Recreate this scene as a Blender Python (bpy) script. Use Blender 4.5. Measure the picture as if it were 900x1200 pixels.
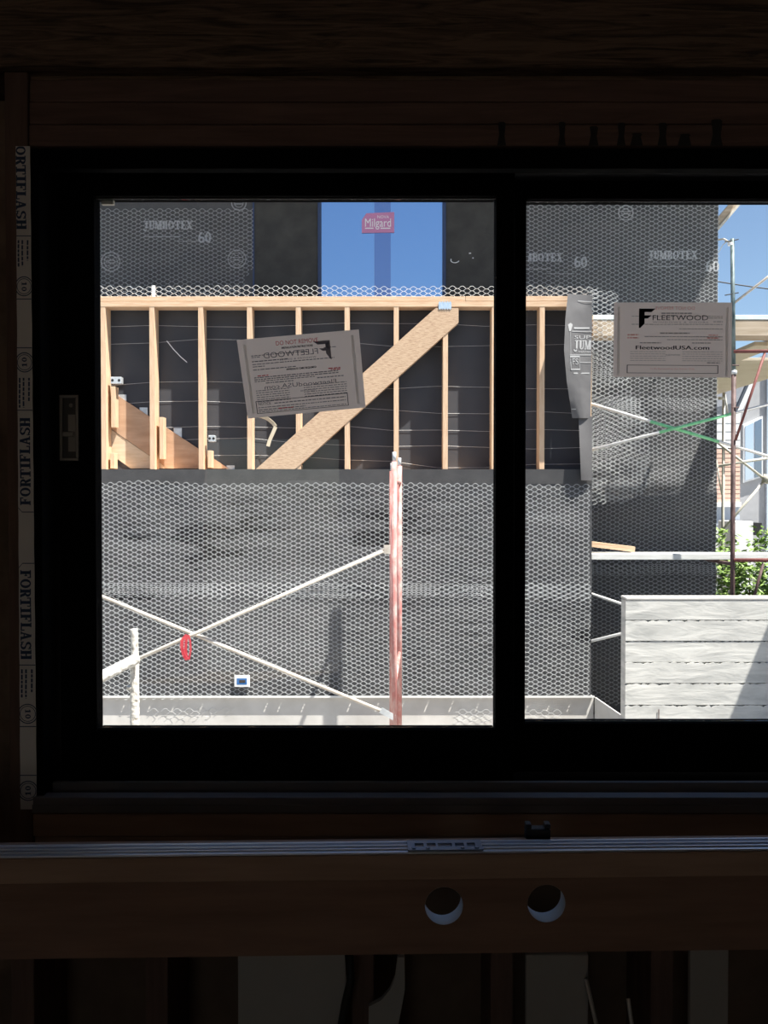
import bpy, bmesh, math, random
import numpy as np
from mathutils import Vector, Matrix, noise

for o in list(bpy.data.objects):
    bpy.data.objects.remove(o)
scene = bpy.context.scene
COL = scene.collection

# ------------------------------------------------------------------ camera
F = 1000.0                      # focal length in pixels of the 900x1200 frame
ZC = 2.0                        # lens height above the yard
TILT = math.radians(1.0)        # the phone looks down a touch
cam_d = bpy.data.cameras.new('camera')
cam_d.sensor_fit = 'HORIZONTAL'
cam_d.sensor_width = 36.0
cam_d.lens = F / 900.0 * 36.0
cam_d.clip_start = 0.05
cam_d.clip_end = 300
cam = bpy.data.objects.new('camera', cam_d)
COL.objects.link(cam)
cam.location = (0, 0, ZC)
cam.rotation_euler = (math.radians(90) - TILT, 0, 0)
scene.camera = cam

# ------------------------------------------------------------------ light
SUN = Vector((-0.497, 0.29, -1.236)).normalized()     # direction the sunlight travels
w = bpy.data.worlds.new('sky')
scene.world = w
w.use_nodes = True
nt = w.node_tree
nt.nodes.clear()
sky = nt.nodes.new('ShaderNodeTexSky')
sky.sky_type = 'NISHITA'
sky.sun_disc = False
sky.sun_elevation = math.radians(65)
sky.sun_rotation = math.radians(120)
sky.altitude = 50
sky.air_density = 1.0
sky.dust_density = 0.4
sky.ozone_density = 2.0
bg = nt.nodes.new('ShaderNodeBackground')
bg.inputs[1].default_value = 0.17
out = nt.nodes.new('ShaderNodeOutputWorld')
nt.links.new(sky.outputs[0], bg.inputs[0])
nt.links.new(bg.outputs[0], out.inputs[0])
sd = bpy.data.lights.new('sun', 'SUN')
sd.energy = 14.0
sd.angle = math.radians(0.53)
sd.color = (1.0, 0.95, 0.88)
so = bpy.data.objects.new('sun', sd)
COL.objects.link(so)
so.rotation_euler = SUN.to_track_quat('-Z', 'Y').to_euler()
so.location = (6, -4, 12)

scene.view_settings.view_transform = 'Standard'
scene.view_settings.look = 'None'
scene.view_settings.exposure = 0.0
scene.view_settings.gamma = 1.0
scene.view_settings.use_curve_mapping = False

# ------------------------------------------------------------------ helpers
CT, ST = math.cos(TILT), math.sin(TILT)

def P(px, py, d):
    """point on the vertical plane y = d seen at pixel (px, py)"""
    u = (px - 450.0) / F
    v = (600.0 - py) / F
    dy = CT + v * ST
    dz = -ST + v * CT
    t = d / dy
    return (u * t, d, ZC + dz * t)

def X(px, d, py=583): return P(px, py, d)[0]
def Z(py, d): return P(450, py, d)[2]

WORG = {}                       # world origin of every object that has children

def tag(o, label=None, cat=None, group=None, kind=None):
    if label: o['label'] = label
    if cat: o['category'] = cat
    if group: o['group'] = group
    if kind: o['kind'] = kind
    return o

def empty(name, loc, label=None, cat=None, group=None, kind=None):
    o = bpy.data.objects.new(name, None)
    o.empty_display_size = 0.1
    COL.objects.link(o)
    o.location = loc
    WORG[o.name] = Vector(loc)
    return tag(o, label, cat, group, kind)

class MB:
    def __init__(s):
        s.v = []; s.f = []
    def add(s, vs, fs):
        b = len(s.v)
        s.v.extend([tuple(p) for p in vs])
        s.f.extend([tuple(i + b for i in f) for f in fs])
        return s
    def box(s, x0, x1, y0, y1, z0, z1, bev=0.0):
        if x0 > x1: x0, x1 = x1, x0
        if y0 > y1: y0, y1 = y1, y0
        if z0 > z1: z0, z1 = z1, z0
        if bev <= 0:
            vs = [(x0,y0,z0),(x1,y0,z0),(x1,y1,z0),(x0,y1,z0),(x0,y0,z1),(x1,y0,z1),(x1,y1,z1),(x0,y1,z1)]
            return s.add(vs, [(0,3,2,1),(4,5,6,7),(0,1,5,4),(1,2,6,5),(2,3,7,6),(3,0,4,7)])
        bm = bmesh.new()
        bmesh.ops.create_cube(bm, size=1)
        for q in bm.verts:
            q.co = ((x0+x1)/2+q.co.x*(x1-x0), (y0+y1)/2+q.co.y*(y1-y0), (z0+z1)/2+q.co.z*(z1-z0))
        bmesh.ops.bevel(bm, geom=list(bm.edges), offset=min(bev, .45*min(x1-x0, y1-y0, z1-z0)), segments=2, affect='EDGES', profile=0.5)
        return s.bm(bm)
    def bm(s, bm):
        bm.verts.index_update()
        s.add([tuple(q.co) for q in bm.verts], [tuple(q.index for q in f.verts) for f in bm.faces])
        bm.free()
        return s
    def prism(s, poly, y0, y1):
        """poly: (x, z) outline, extruded along y"""
        n = len(poly)
        vs = [(x, y0, z) for x, z in poly] + [(x, y1, z) for x, z in poly]
        fs = [tuple(range(n)), tuple(range(2*n-1, n-1, -1))]
        for i in range(n):
            j = (i+1) % n
            fs.append((j, i, n+i, n+j))
        return s.add(vs, fs)
    def hexa(s, pts):
        """eight corners: 0-3 near face, 4-7 far face"""
        return s.add(pts, [(0,1,2,3),(7,6,5,4),(1,0,4,5),(2,1,5,6),(3,2,6,7),(0,3,7,4)])
    def tube(s, pts, r, n=8, cap=True):
        pts = [Vector(p) for p in pts]
        rs = r if isinstance(r, (list, tuple)) else [r]*len(pts)
        b = len(s.v)
        for i, p in enumerate(pts):
            d = (pts[min(i+1, len(pts)-1)] - pts[max(i-1, 0)]).normalized()
            ref = Vector((0,0,1)) if abs(d.z) < .9 else Vector((0,1,0))
            a = d.cross(ref).normalized(); c = d.cross(a)
            for k in range(n):
                t = 2*math.pi*k/n
                s.v.append(tuple(p + (a*math.cos(t) + c*math.sin(t))*rs[i]))
        for i in range(len(pts)-1):
            for k in range(n):
                k2 = (k+1) % n
                s.f.append((b+i*n+k, b+i*n+k2, b+(i+1)*n+k2, b+(i+1)*n+k))
        if cap:
            s.f.append(tuple(b+k for k in range(n-1,-1,-1)))
            s.f.append(tuple(b+(len(pts)-1)*n+k for k in range(n)))
        return s
    def bar(s, p, q, wdt, thk, up=(0,1,0)):
        """rectangular bar from p to q; thk along 'up'"""
        p, q = Vector(p), Vector(q)
        d = (q-p).normalized(); u = Vector(up); u = (u - d*u.dot(d)).normalized(); a = d.cross(u)
        h, t = a*wdt/2, u*thk/2
        pts = [p-h-t, p+h-t, p+h+t, p-h+t, q-h-t, q+h-t, q+h+t, q-h+t]
        return s.add(pts, [(0,1,2,3),(7,6,5,4),(1,0,4,5),(2,1,5,6),(3,2,6,7),(0,3,7,4)])
    def grid(s, fn, nu, nv):
        b = len(s.v)
        for j in range(nv+1):
            for i in range(nu+1):
                s.v.append(tuple(fn(i/nu, j/nv)))
        for j in range(nv):
            for i in range(nu):
                a = b+j*(nu+1)+i
                s.f.append((a, a+1, a+nu+2, a+nu+1))
        return s
    def build(s, name, mat, parent=None, smooth=False, local=False, loc=None):
        me = bpy.data.meshes.new(name)
        org = Vector((0,0,0))
        if parent is not None and not local:
            org = WORG[parent.name]
        if loc is not None:
            org = Vector(loc)
        vs = [(a-org.x, b-org.y, c-org.z) for a, b, c in s.v]
        me.from_pydata(vs, [], s.f)
        me.update()
        if smooth:
            me.polygons.foreach_set('use_smooth', [True]*len(me.polygons))
        else:
            fix = bmesh.new(); fix.from_mesh(me)
            if len(fix.faces) < 4000:
                bmesh.ops.recalc_face_normals(fix, faces=fix.faces)
            fix.to_mesh(me); fix.free()
        me.materials.append(mat)
        o = bpy.data.objects.new(name, me)
        COL.objects.link(o)
        if parent is not None:
            o.parent = parent
            WORG[o.name] = WORG.get(parent.name, Vector((0,0,0)))
        else:
            o.location = org
            WORG[o.name] = org
        return o

def like(o, dx=0, dy=0, dz=0, parent=None):
    c = o.copy()
    COL.objects.link(c)
    c.parent = parent if parent is not None else o.parent
    c.location = Vector(o.location) + Vector((dx, dy, dz))
    return c

# ------------------------------------------------------------------ materials
def M(name, col, col2=None, rough=.7, metal=0.0, scale=6, stretch=(1,1,1), bump=0.0, spec=.3, detail=6, lo=.35, hi=.65, rot=(0,0,0), wob=0.0, bdist=.01):
    m = bpy.data.materials.new(name)
    m.use_nodes = True
    t = m.node_tree; n = t.nodes; L = t.links
    bs = n['Principled BSDF']
    bs.inputs['Roughness'].default_value = rough
    bs.inputs['Metallic'].default_value = metal
    bs.inputs['Specular IOR Level'].default_value = spec
    bs.inputs['Base Color'].default_value = (*col, 1)
    if col2 is not None or bump > 0:
        tc = n.new('ShaderNodeTexCoord')
        mp = n.new('ShaderNodeMapping')
        mp.inputs['Scale'].default_value = stretch
        mp.inputs['Rotation'].default_value = rot
        L.new(tc.outputs['Object'], mp.inputs[0])
        nz = n.new('ShaderNodeTexNoise')
        nz.inputs['Scale'].default_value = scale
        nz.inputs['Detail'].default_value = detail
        nz.inputs['Roughness'].default_value = .6
        nz.inputs['Distortion'].default_value = wob
        L.new(mp.outputs[0], nz.inputs['Vector'])
        if col2 is not None:
            cr = n.new('ShaderNodeValToRGB')
            cr.color_ramp.elements[0].position = lo
            cr.color_ramp.elements[0].color = (*col, 1)
            cr.color_ramp.elements[1].position = hi
            cr.color_ramp.elements[1].color = (*col2, 1)
            L.new(nz.outputs[0], cr.inputs[0])
            L.new(cr.outputs[0], bs.inputs['Base Color'])
        if bump > 0:
            bp = n.new('ShaderNodeBump')
            bp.inputs['Strength'].default_value = bump
            bp.inputs['Distance'].default_value = bdist
            L.new(nz.outputs[0], bp.inputs['Height'])
            L.new(bp.outputs[0], bs.inputs['Normal'])
    return m

FIR1, FIR2 = (.62,.40,.25), (.76,.56,.38)
m_fir_z = M('fir_grain_upright', FIR1, FIR2, scale=9, stretch=(14,14,.8), rough=.75, bump=.05)
m_fir_x = M('fir_grain_level', FIR1, FIR2, scale=9, stretch=(.8,14,14), rough=.75, bump=.05)
m_lvl = M('strand_lumber', (.30,.16,.09), (.64,.46,.31), scale=10, stretch=(2.2,16,26), rot=(0,math.radians(43),0), rough=.8, bump=.1, lo=.3, hi=.55)
m_ply = M('stair_plywood', (.47,.29,.18), (.58,.38,.25), scale=5, stretch=(1,6,5), rot=(0,math.radians(-33),0), rough=.8)
m_ply_pale = M('pale_plywood', (.60,.47,.32), (.72,.58,.42), scale=7, stretch=(1,6,6), rough=.8)
m_paper = M('black_building_paper', (.068,.069,.073), (.092,.092,.093), scale=3, rough=.85, bump=.25, stretch=(1,1,2.2), spec=.15)
m_paper_smooth = M('smooth_black_paper', (.058,.061,.070), (.072,.073,.080), scale=4, rough=.8, bump=.05, spec=.15)
m_flap = M('loose_paper', (.105,.102,.104), (.13,.126,.128), scale=5, rough=.8, bump=.06, spec=.2)
m_hem = M('hem_paper', (.060,.060,.062), (.080,.079,.080), scale=5, rough=.85, bump=.08, spec=.15)
m_print = M('grey_print', (.36,.36,.37), rough=.9)
m_print_pale = M('pale_print', (.32,.32,.32), rough=.9)
m_wire = M('galvanised_wire', (.84,.87,.88), rough=.55, spec=.4)
m_linewire = M('line_wire', (.62,.62,.62), rough=.5)
m_galv = M('galvanised_steel', (.55,.58,.60), (.72,.74,.75), scale=30, rough=.4, metal=.4)
m_conc = M('pale_concrete', (.50,.48,.45), (.59,.57,.54), scale=5, rough=.9, bump=.06)
m_board_conc = M('board_formed_concrete', (.42,.42,.40), (.66,.65,.61), scale=3.2, stretch=(1,1,4.5), rough=.9, bump=.5, wob=.6, detail=9, lo=.3, hi=.62)
m_screed = M('white_screed', (.72,.72,.70), rough=.5)
m_redpost = M('worn_red_paint', (.50,.20,.18), (.62,.44,.40), scale=14, stretch=(1.2,1.2,.7), rough=.6, lo=.42, hi=.66, detail=8)
m_brace = M('chalky_steel', (.50,.44,.37), (.66,.61,.54), scale=25, rough=.55)
m_mortar = M('mortar_caked_steel', (.28,.25,.21), (.70,.67,.61), scale=45, rough=.95, bump=.8, lo=.3, hi=.5)
m_brace_pale = M('pale_steel', (.66,.65,.62), (.80,.79,.76), scale=25, rough=.5)
m_green = M('green_paint', (.18,.58,.27), (.30,.70,.38), scale=20, rough=.5)
m_purple = M('oxide_red_steel', (.06,.035,.033), (.15,.095,.09), scale=40, stretch=(1,1,.4), rough=.6)
m_oxide = M('oxide_red_tube', (.16,.05,.045), (.24,.09,.08), scale=30, rough=.6)
m_teal = M('teal_worn_steel', (.05,.08,.085), (.20,.25,.25), scale=30, stretch=(1,1,.4), rough=.5, metal=.2)
m_alu = M('aluminium_deck', (.55,.65,.64), (.78,.80,.78), scale=14, stretch=(.4,1,1), rough=.5)
m_plank = M('weathered_plank', (.62,.62,.58), (.78,.78,.75), scale=12, stretch=(.5,4,4), rough=.85)
m_deckwood = M('tan_deck_timber', (.40,.32,.23), (.52,.43,.33), scale=8, stretch=(.4,5,5), rough=.85)
m_tan = M('tan_scaffold_steel', (.48,.45,.38), (.60,.57,.50), scale=30, rough=.6)
m_ribbon = M('red_ribbon', (.45,.03,.05), (.55,.08,.09), scale=30, rough=.5)
m_bluebox = M('blue_outlet_box', (.02,.13,.36), rough=.4)
m_white = M('white_plastic', (.80,.80,.80), rough=.5)
m_ground = M('dusty_yard', (.26,.25,.24), (.33,.32,.30), scale=2, rough=.95, bump=.2)
m_pinkstk = M('pink_sticker', (.56,.24,.42), rough=.6)
m_vinyl = M('dark_window_frame', (.035,.055,.12), rough=.4)
m_darkroom = M('dark_interior', (.02,.02,.022), rough=.9)
m_greywall = M('grey_stucco', (.36,.36,.37), (.40,.40,.41), scale=8, rough=.9, bump=.1)
m_soffit = M('beige_soffit', (.52,.45,.33), (.58,.51,.40), scale=4, rough=.85)
m_whitewall = M('white_siding', (.72,.72,.72), rough=.8)
m_salmon = M('salmon_siding', (.66,.43,.34), (.72,.50,.40), scale=6, rough=.8)
m_bluegrey = M('blue_grey_siding', (.45,.50,.58), rough=.8)
m_roofdark = M('dark_roofing', (.07,.08,.10), rough=.8)
m_leaf = M('sunlit_leaf', (.10,.20,.035), (.24,.34,.09), scale=6, rough=.5, lo=.3, hi=.7)
m_stem = M('brown_stem', (.12,.08,.05), rough=.9)
m_cable = M('black_cable', (.02,.02,.025), rough=.6)
m_sill = M('sill_aluminium', (.16,.15,.15), rough=.5, spec=.3)
# indoors
m_frame = M('black_anodised_aluminium', (.0035,.0035,.004), rough=.8, spec=.02)
m_frame_lip = M('lighter_black_aluminium', (.022,.022,.024), rough=.6, spec=.1)  # slightly lighter than the frame metal, for lips and beads
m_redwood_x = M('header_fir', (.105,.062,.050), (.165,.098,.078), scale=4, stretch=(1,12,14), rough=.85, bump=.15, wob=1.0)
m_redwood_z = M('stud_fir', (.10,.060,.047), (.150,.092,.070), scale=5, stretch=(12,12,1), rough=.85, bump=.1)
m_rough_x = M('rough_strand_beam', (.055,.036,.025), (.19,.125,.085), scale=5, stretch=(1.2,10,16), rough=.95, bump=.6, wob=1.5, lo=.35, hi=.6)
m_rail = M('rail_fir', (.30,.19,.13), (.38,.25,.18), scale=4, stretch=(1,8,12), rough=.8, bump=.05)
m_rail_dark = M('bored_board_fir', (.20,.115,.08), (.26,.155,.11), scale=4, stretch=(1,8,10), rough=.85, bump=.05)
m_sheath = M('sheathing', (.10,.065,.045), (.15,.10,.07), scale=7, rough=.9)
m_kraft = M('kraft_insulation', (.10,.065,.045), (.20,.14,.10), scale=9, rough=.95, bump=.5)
m_tape = M('flashing_tape', (.66,.62,.59), (.72,.68,.65), scale=5, rough=.7)
m_navy = M('navy_print', (.035,.06,.12), rough=.8)
m_roomwall = M('bare_room_wall', (.46,.38,.31), (.54,.46,.38), scale=2, rough=.95)
m_floor = M('subfloor', (.40,.31,.22), (.48,.38,.28), scale=3, rough=.95)
m_lock = M('lock_metal', (.24,.22,.20), rough=.35, metal=.3)
m_lock_dark = M('lock_recess', (.05,.045,.042), rough=.5)
m_track = M('brushed_aluminium_track', (.55,.58,.66), (.66,.69,.76), scale=20, stretch=(.2,6,6), rough=.35, metal=.6)
m_plate = M('nail_plate_steel', (.17,.20,.25), rough=.4, metal=.7)
m_black = M('black_plastic', (.012,.012,.012), rough=.5)
m_dry = M('grey_board', (.33,.31,.28), (.38,.36,.33), scale=3, rough=.9)
m_dry2 = M('pale_board', (.30,.28,.25), (.36,.33,.30), scale=3, rough=.9)
m_rod = M('bright_rod', (.55,.52,.48), rough=.35, metal=.6)

def paper_mat(name, col, trans):
    m = bpy.data.materials.new(name)
    m.use_nodes = True
    t = m.node_tree; n = t.nodes; L = t.links
    n.clear()
    d = n.new('ShaderNodeBsdfDiffuse'); d.inputs[0].default_value = (*col, 1)
    tr = n.new('ShaderNodeBsdfTranslucent'); tr.inputs[0].default_value = (*col, 1)
    mx = n.new('ShaderNodeMixShader'); mx.inputs[0].default_value = trans
    o = n.new('ShaderNodeOutputMaterial')
    L.new(d.outputs[0], mx.inputs[1]); L.new(tr.outputs[0], mx.inputs[2]); L.new(mx.outputs[0], o.inputs[0])
    return m
m_notice = paper_mat('notice_paper', (.74,.645,.595), .50)
m_notice_edge = paper_mat('notice_tape', (.90,.90,.88), .62)
m_ink = M('black_ink', (.015,.015,.018), rough=.9)
m_ink_faint = paper_mat('show_through_ink', (.36,.34,.33), .58)
m_ink_red = paper_mat('red_ink', (.60,.07,.09), .6)
m_ink_red_faint = paper_mat('show_through_red_ink', (.75,.36,.33), .62)
m_ink_mid = paper_mat('grey_ink', (.20,.19,.21), .55)

def glass_mat(name, tint, refl):
    m = bpy.data.materials.new(name)
    m.use_nodes = True
    t = m.node_tree; n = t.nodes; L = t.links
    n.clear()
    tr = n.new('ShaderNodeBsdfTransparent'); tr.inputs[0].default_value = (*tint, 1)
    gl = n.new('ShaderNodeBsdfGlossy'); gl.inputs['Roughness'].default_value = 0.0
    lw = n.new('ShaderNodeLayerWeight'); lw.inputs[0].default_value = .5
    pw = n.new('ShaderNodeMath'); pw.operation = 'POWER'; pw.inputs[1].default_value = 4
    ma = n.new('ShaderNodeMath'); ma.operation = 'MULTIPLY_ADD'; ma.inputs[1].default_value = .6; ma.inputs[2].default_value = refl
    mx = n.new('ShaderNodeMixShader')
    o = n.new('ShaderNodeOutputMaterial')
    L.new(lw.outputs['Facing'], pw.inputs[0]); L.new(pw.outputs[0], ma.inputs[0]); L.new(ma.outputs[0], mx.inputs[0])
    L.new(tr.outputs[0], mx.inputs[1]); L.new(gl.outputs[0], mx.inputs[2]); L.new(mx.outputs[0], o.inputs[0])
    return m
m_glass = glass_mat('clear_glass', (.97,.98,.98), .02)

def mirror_mat(name, tint, fac, base, rough=.02):
    m = bpy.data.materials.new(name)
    m.use_nodes = True
    t = m.node_tree; n = t.nodes; L = t.links
    n.clear()
    d = n.new('ShaderNodeBsdfDiffuse'); d.inputs[0].default_value = (*base, 1)
    gl = n.new('ShaderNodeBsdfGlossy'); gl.inputs['Roughness'].default_value = rough; gl.inputs[0].default_value = (*tint, 1)
    mx = n.new('ShaderNodeMixShader'); mx.inputs[0].default_value = fac
    o = n.new('ShaderNodeOutputMaterial')
    L.new(d.outputs[0], mx.inputs[1]); L.new(gl.outputs[0], mx.inputs[2]); L.new(mx.outputs[0], o.inputs[0])
    return m
m_sky_glass = mirror_mat('reflective_glass', (.60,.80,1.08), .62, (.03,.05,.09))
m_sky_glass_dim = mirror_mat('reflective_stile', (.50,.62,.95), .48, (.05,.06,.10))

# ------------------------------------------------------------------ lettering
def rect(x0, y0, x1, y1): return [(x0,y0),(x1,y0),(x1,y1),(x0,y1)]
def ring(cx, cy, ax, ay, bx, by, a0=0, a1=360, n=18):
    """quads between two ellipses"""
    q = []
    for i in range(n):
        t0 = math.radians(a0+(a1-a0)*i/n); t1 = math.radians(a0+(a1-a0)*(i+1)/n)
        q.append([(cx+ax*math.cos(t0), cy+ay*math.sin(t0)), (cx+ax*math.cos(t1), cy+ay*math.sin(t1)),
                  (cx+bx*math.cos(t1), cy+by*math.sin(t1)), (cx+bx*math.cos(t0), cy+by*math.sin(t0))])
    return q
def diag(x0, y0, x1, y1, w_): return [[(x0,y0),(x0+w_,y0),(x1+w_,y1),(x1,y1)]]
S = .33   # stem
SLAB = {
 'F': [rect(.1,0,.1+S,1), rect(0,.88,.86,1), rect(.3,.46,.62,.58), rect(0,0,.48,.11), rect(.74,.68,.86,1), rect(.54,.38,.64,.66)],
 'O': ring(.5,.5,.5,.5,.22,.38),
 '0': ring(.5,.5,.44,.5,.16,.36),
 'R': [rect(.1,0,.1+S,1), rect(0,0,.46,.11), rect(0,.89,.5,1), rect(.3,.44,.5,.55)] + ring(.48,.72,.40,.28,.14,.16,-90,90,10) + diag(.66,0,.42,.48,.30),
 'T': [rect(.37,0,.37+S,1), rect(0,.88,1,1), rect(.2,0,.8,.11), rect(0,.64,.12,1), rect(.88,.64,1,1)],
 'I': [rect(.2,0,.2+S,1), rect(0,0,.66,.11), rect(0,.89,.66,1)],
 'L': [rect(.1,0,.1+S,1), rect(0,0,.88,.12), rect(0,.89,.5,1), rect(.76,0,.88,.36)],
 'A': diag(.06,0,.38,1,.16) + diag(.62,0,.32,1,.28) + [rect(.2,.28,.8,.38), rect(0,0,.32,.11), rect(.55,0,1,.11)],
 'S': ring(.48,.73,.42,.27,.16,.15,20,270,14) + ring(.48,.27,.42,.27,.16,.15,-160,90,14) + [rect(.78,.68,.88,1), rect(.04,0,.14,.32)],
 'H': [rect(.1,0,.1+S,1), rect(.66,0,.66+S,1), rect(.3,.45,.7,.57), rect(0,0,.46,.11), rect(.56,0,1,.11), rect(0,.89,.46,1), rect(.56,.89,1,1)],
 'J': [rect(.40,.1,.40+S,1), rect(.2,.89,.86,1)] + ring(.33,.02,.33,.26,.07,.12,-180,0,10),
 'U': [rect(.1,.24,.1+S,1), rect(.68,.24,.84,1), rect(0,.89,.46,1), rect(.56,.89,.96,1)] + ring(.47,.26,.37,.26,.12,.14,-180,0,10),
 'M': [rect(.08,0,.24,1), rect(.84,0,.84+S,1), rect(0,0,.34,.11), rect(.74,0,1.2,.11), rect(0,.89,.3,1), rect(.9,.89,1.2,1)] + diag(.46,0,.1,1,.24) + diag(.5,0,.8,1,.2),
 'B': [rect(.1,0,.1+S,1), rect(0,0,.5,.11), rect(0,.89,.5,1), rect(.3,.45,.5,.56)] + ring(.48,.74,.38,.26,.12,.15,-90,90,10) + ring(.48,.27,.42,.27,.16,.16,-90,90,10),
 'E': [rect(.1,0,.1+S,1), rect(0,0,.86,.11), rect(0,.89,.84,1), rect(.3,.45,.6,.56), rect(.74,.68,.84,1), rect(.76,0,.88,.34), rect(.54,.36,.64,.65)],
 'X': diag(.62,0,.08,1,.32) + diag(.06,0,.70,1,.18) + [rect(0,0,.38,.11), rect(.52,0,1.02,.11), rect(0,.89,.46,1), rect(.6,.89,1,1)],
 '6': ring(.5,.3,.44,.30,.16,.17) + ring(.56,.42,.50,.58,.22,.44,75,190,12),
 '1': [rect(.3,0,.3+S,1), rect(.1,0,.76,.11)] + diag(.05,.72,.3,1,.2),
}
SLABW = {'I': .66, 'M': 1.2, 'O': 1.0, 'A': 1.0, 'H': 1.0, 'T': 1.0, 'X': 1.02}
def slab(text, gap=.10, wmul=1.0):
    """quads of a slab lettered word, baseline 0, cap height 1; returns (quads, width)"""
    q, x = [], 0
    for ch in text:
        if ch == ' ':
            x += .45; continue
        for r in SLAB[ch]:
            q.append([((x + a)*wmul, b) for a, b in r])
        x += SLABW.get(ch, .9) + gap
    return q, (x-gap)*wmul

_tcache = {}
def font_mesh(text, bold=0.0, res=3, spacing=1.0):
    key = (text, bold, res, spacing)
    if key in _tcache: return _tcache[key]
    c = bpy.data.curves.new('t', 'FONT')
    c.body = text; c.size = 1.0; c.offset = bold; c.resolution_u = res; c.space_character = spacing
    c.fill_mode = 'FRONT'
    o = bpy.data.objects.new('t', c)
    COL.objects.link(o)
    dg = bpy.context.evaluated_depsgraph_get()
    me = bpy.data.meshes.new_from_object(o.evaluated_get(dg))
    vs = [(v.co.x, v.co.y) for v in me.vertices]
    fs = [tuple(p.vertices) for p in me.polygons]
    bpy.data.objects.remove(o); bpy.data.curves.remove(c); bpy.data.meshes.remove(me)
    if vs:
        x0 = min(v[0] for v in vs); x1 = max(v[0] for v in vs)
        caps = .70
        vs = [((x-x0), y/caps) for x, y in vs]
        _tcache[key] = (vs, fs, (x1-x0))
    else:
        _tcache[key] = ([], [], 0)
    return _tcache[key]

class Ink:
    """flat lettering laid out in (s, t) of a sheet, mapped by fn(s, t) to 3D"""
    def __init__(s, fn): s.fn = fn; s.mb = MB()
    def quads(s, qs, ox, oy, sx, sy):
        for q in qs:
            s.mb.add([s.fn(ox+a*sx, oy+b*sy) for a, b in q], [tuple(range(len(q)))])
    def slab(s, text, ox, oy, width, height, gap=.1):
        q, w_ = slab(text, gap)
        s.quads(q, ox, oy, width/w_, height)
    def font(s, text, ox, oy, width, height, bold=0.0, spacing=1.0, mirror=False):
        vs, fs, w_ = font_mesh(text, 0.0, 3, spacing)
        k = width/w_
        if bold >= .01 and not mirror:      # heavier face: a second strike beside the first
            s.mb.add([s.fn(ox+.0035+x*k, oy+y*height) for x, y in vs], fs)
        if mirror:
            s.mb.add([s.fn(ox+width-x*k, oy+y*height) for x, y in vs], fs)
        else:
            s.mb.add([s.fn(ox+x*k, oy+y*height) for x, y in vs], fs)
    def rect(s, x0, y0, x1, y1):
        s.quads([rect(x0,y0,x1,y1)], 0, 0, 1, 1)
    def poly(s, pts):
        s.mb.add([s.fn(a, b) for a, b in pts], [tuple(range(len(pts)))])
    def ring(s, cx, cy, r0, r1, n=28, asp=1.0):
        s.quads(ring(cx, cy, r1, r1*asp, r0, r0*asp, 0, 360, n), 0, 0, 1, 1)
    def frame(s, x0, y0, x1, y1, wd):
        s.rect(x0,y0,x1,y0+wd); s.rect(x0,y1-wd,x1,y1); s.rect(x0,y0,x0+wd,y1); s.rect(x1-wd,y0,x1,y1)
    def build(s, name, mat, parent, **k):
        o = s.mb.build(name, mat, parent, **k)
        if name != 'tape_strip': o['kind'] = 'stuff'
        return o

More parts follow.
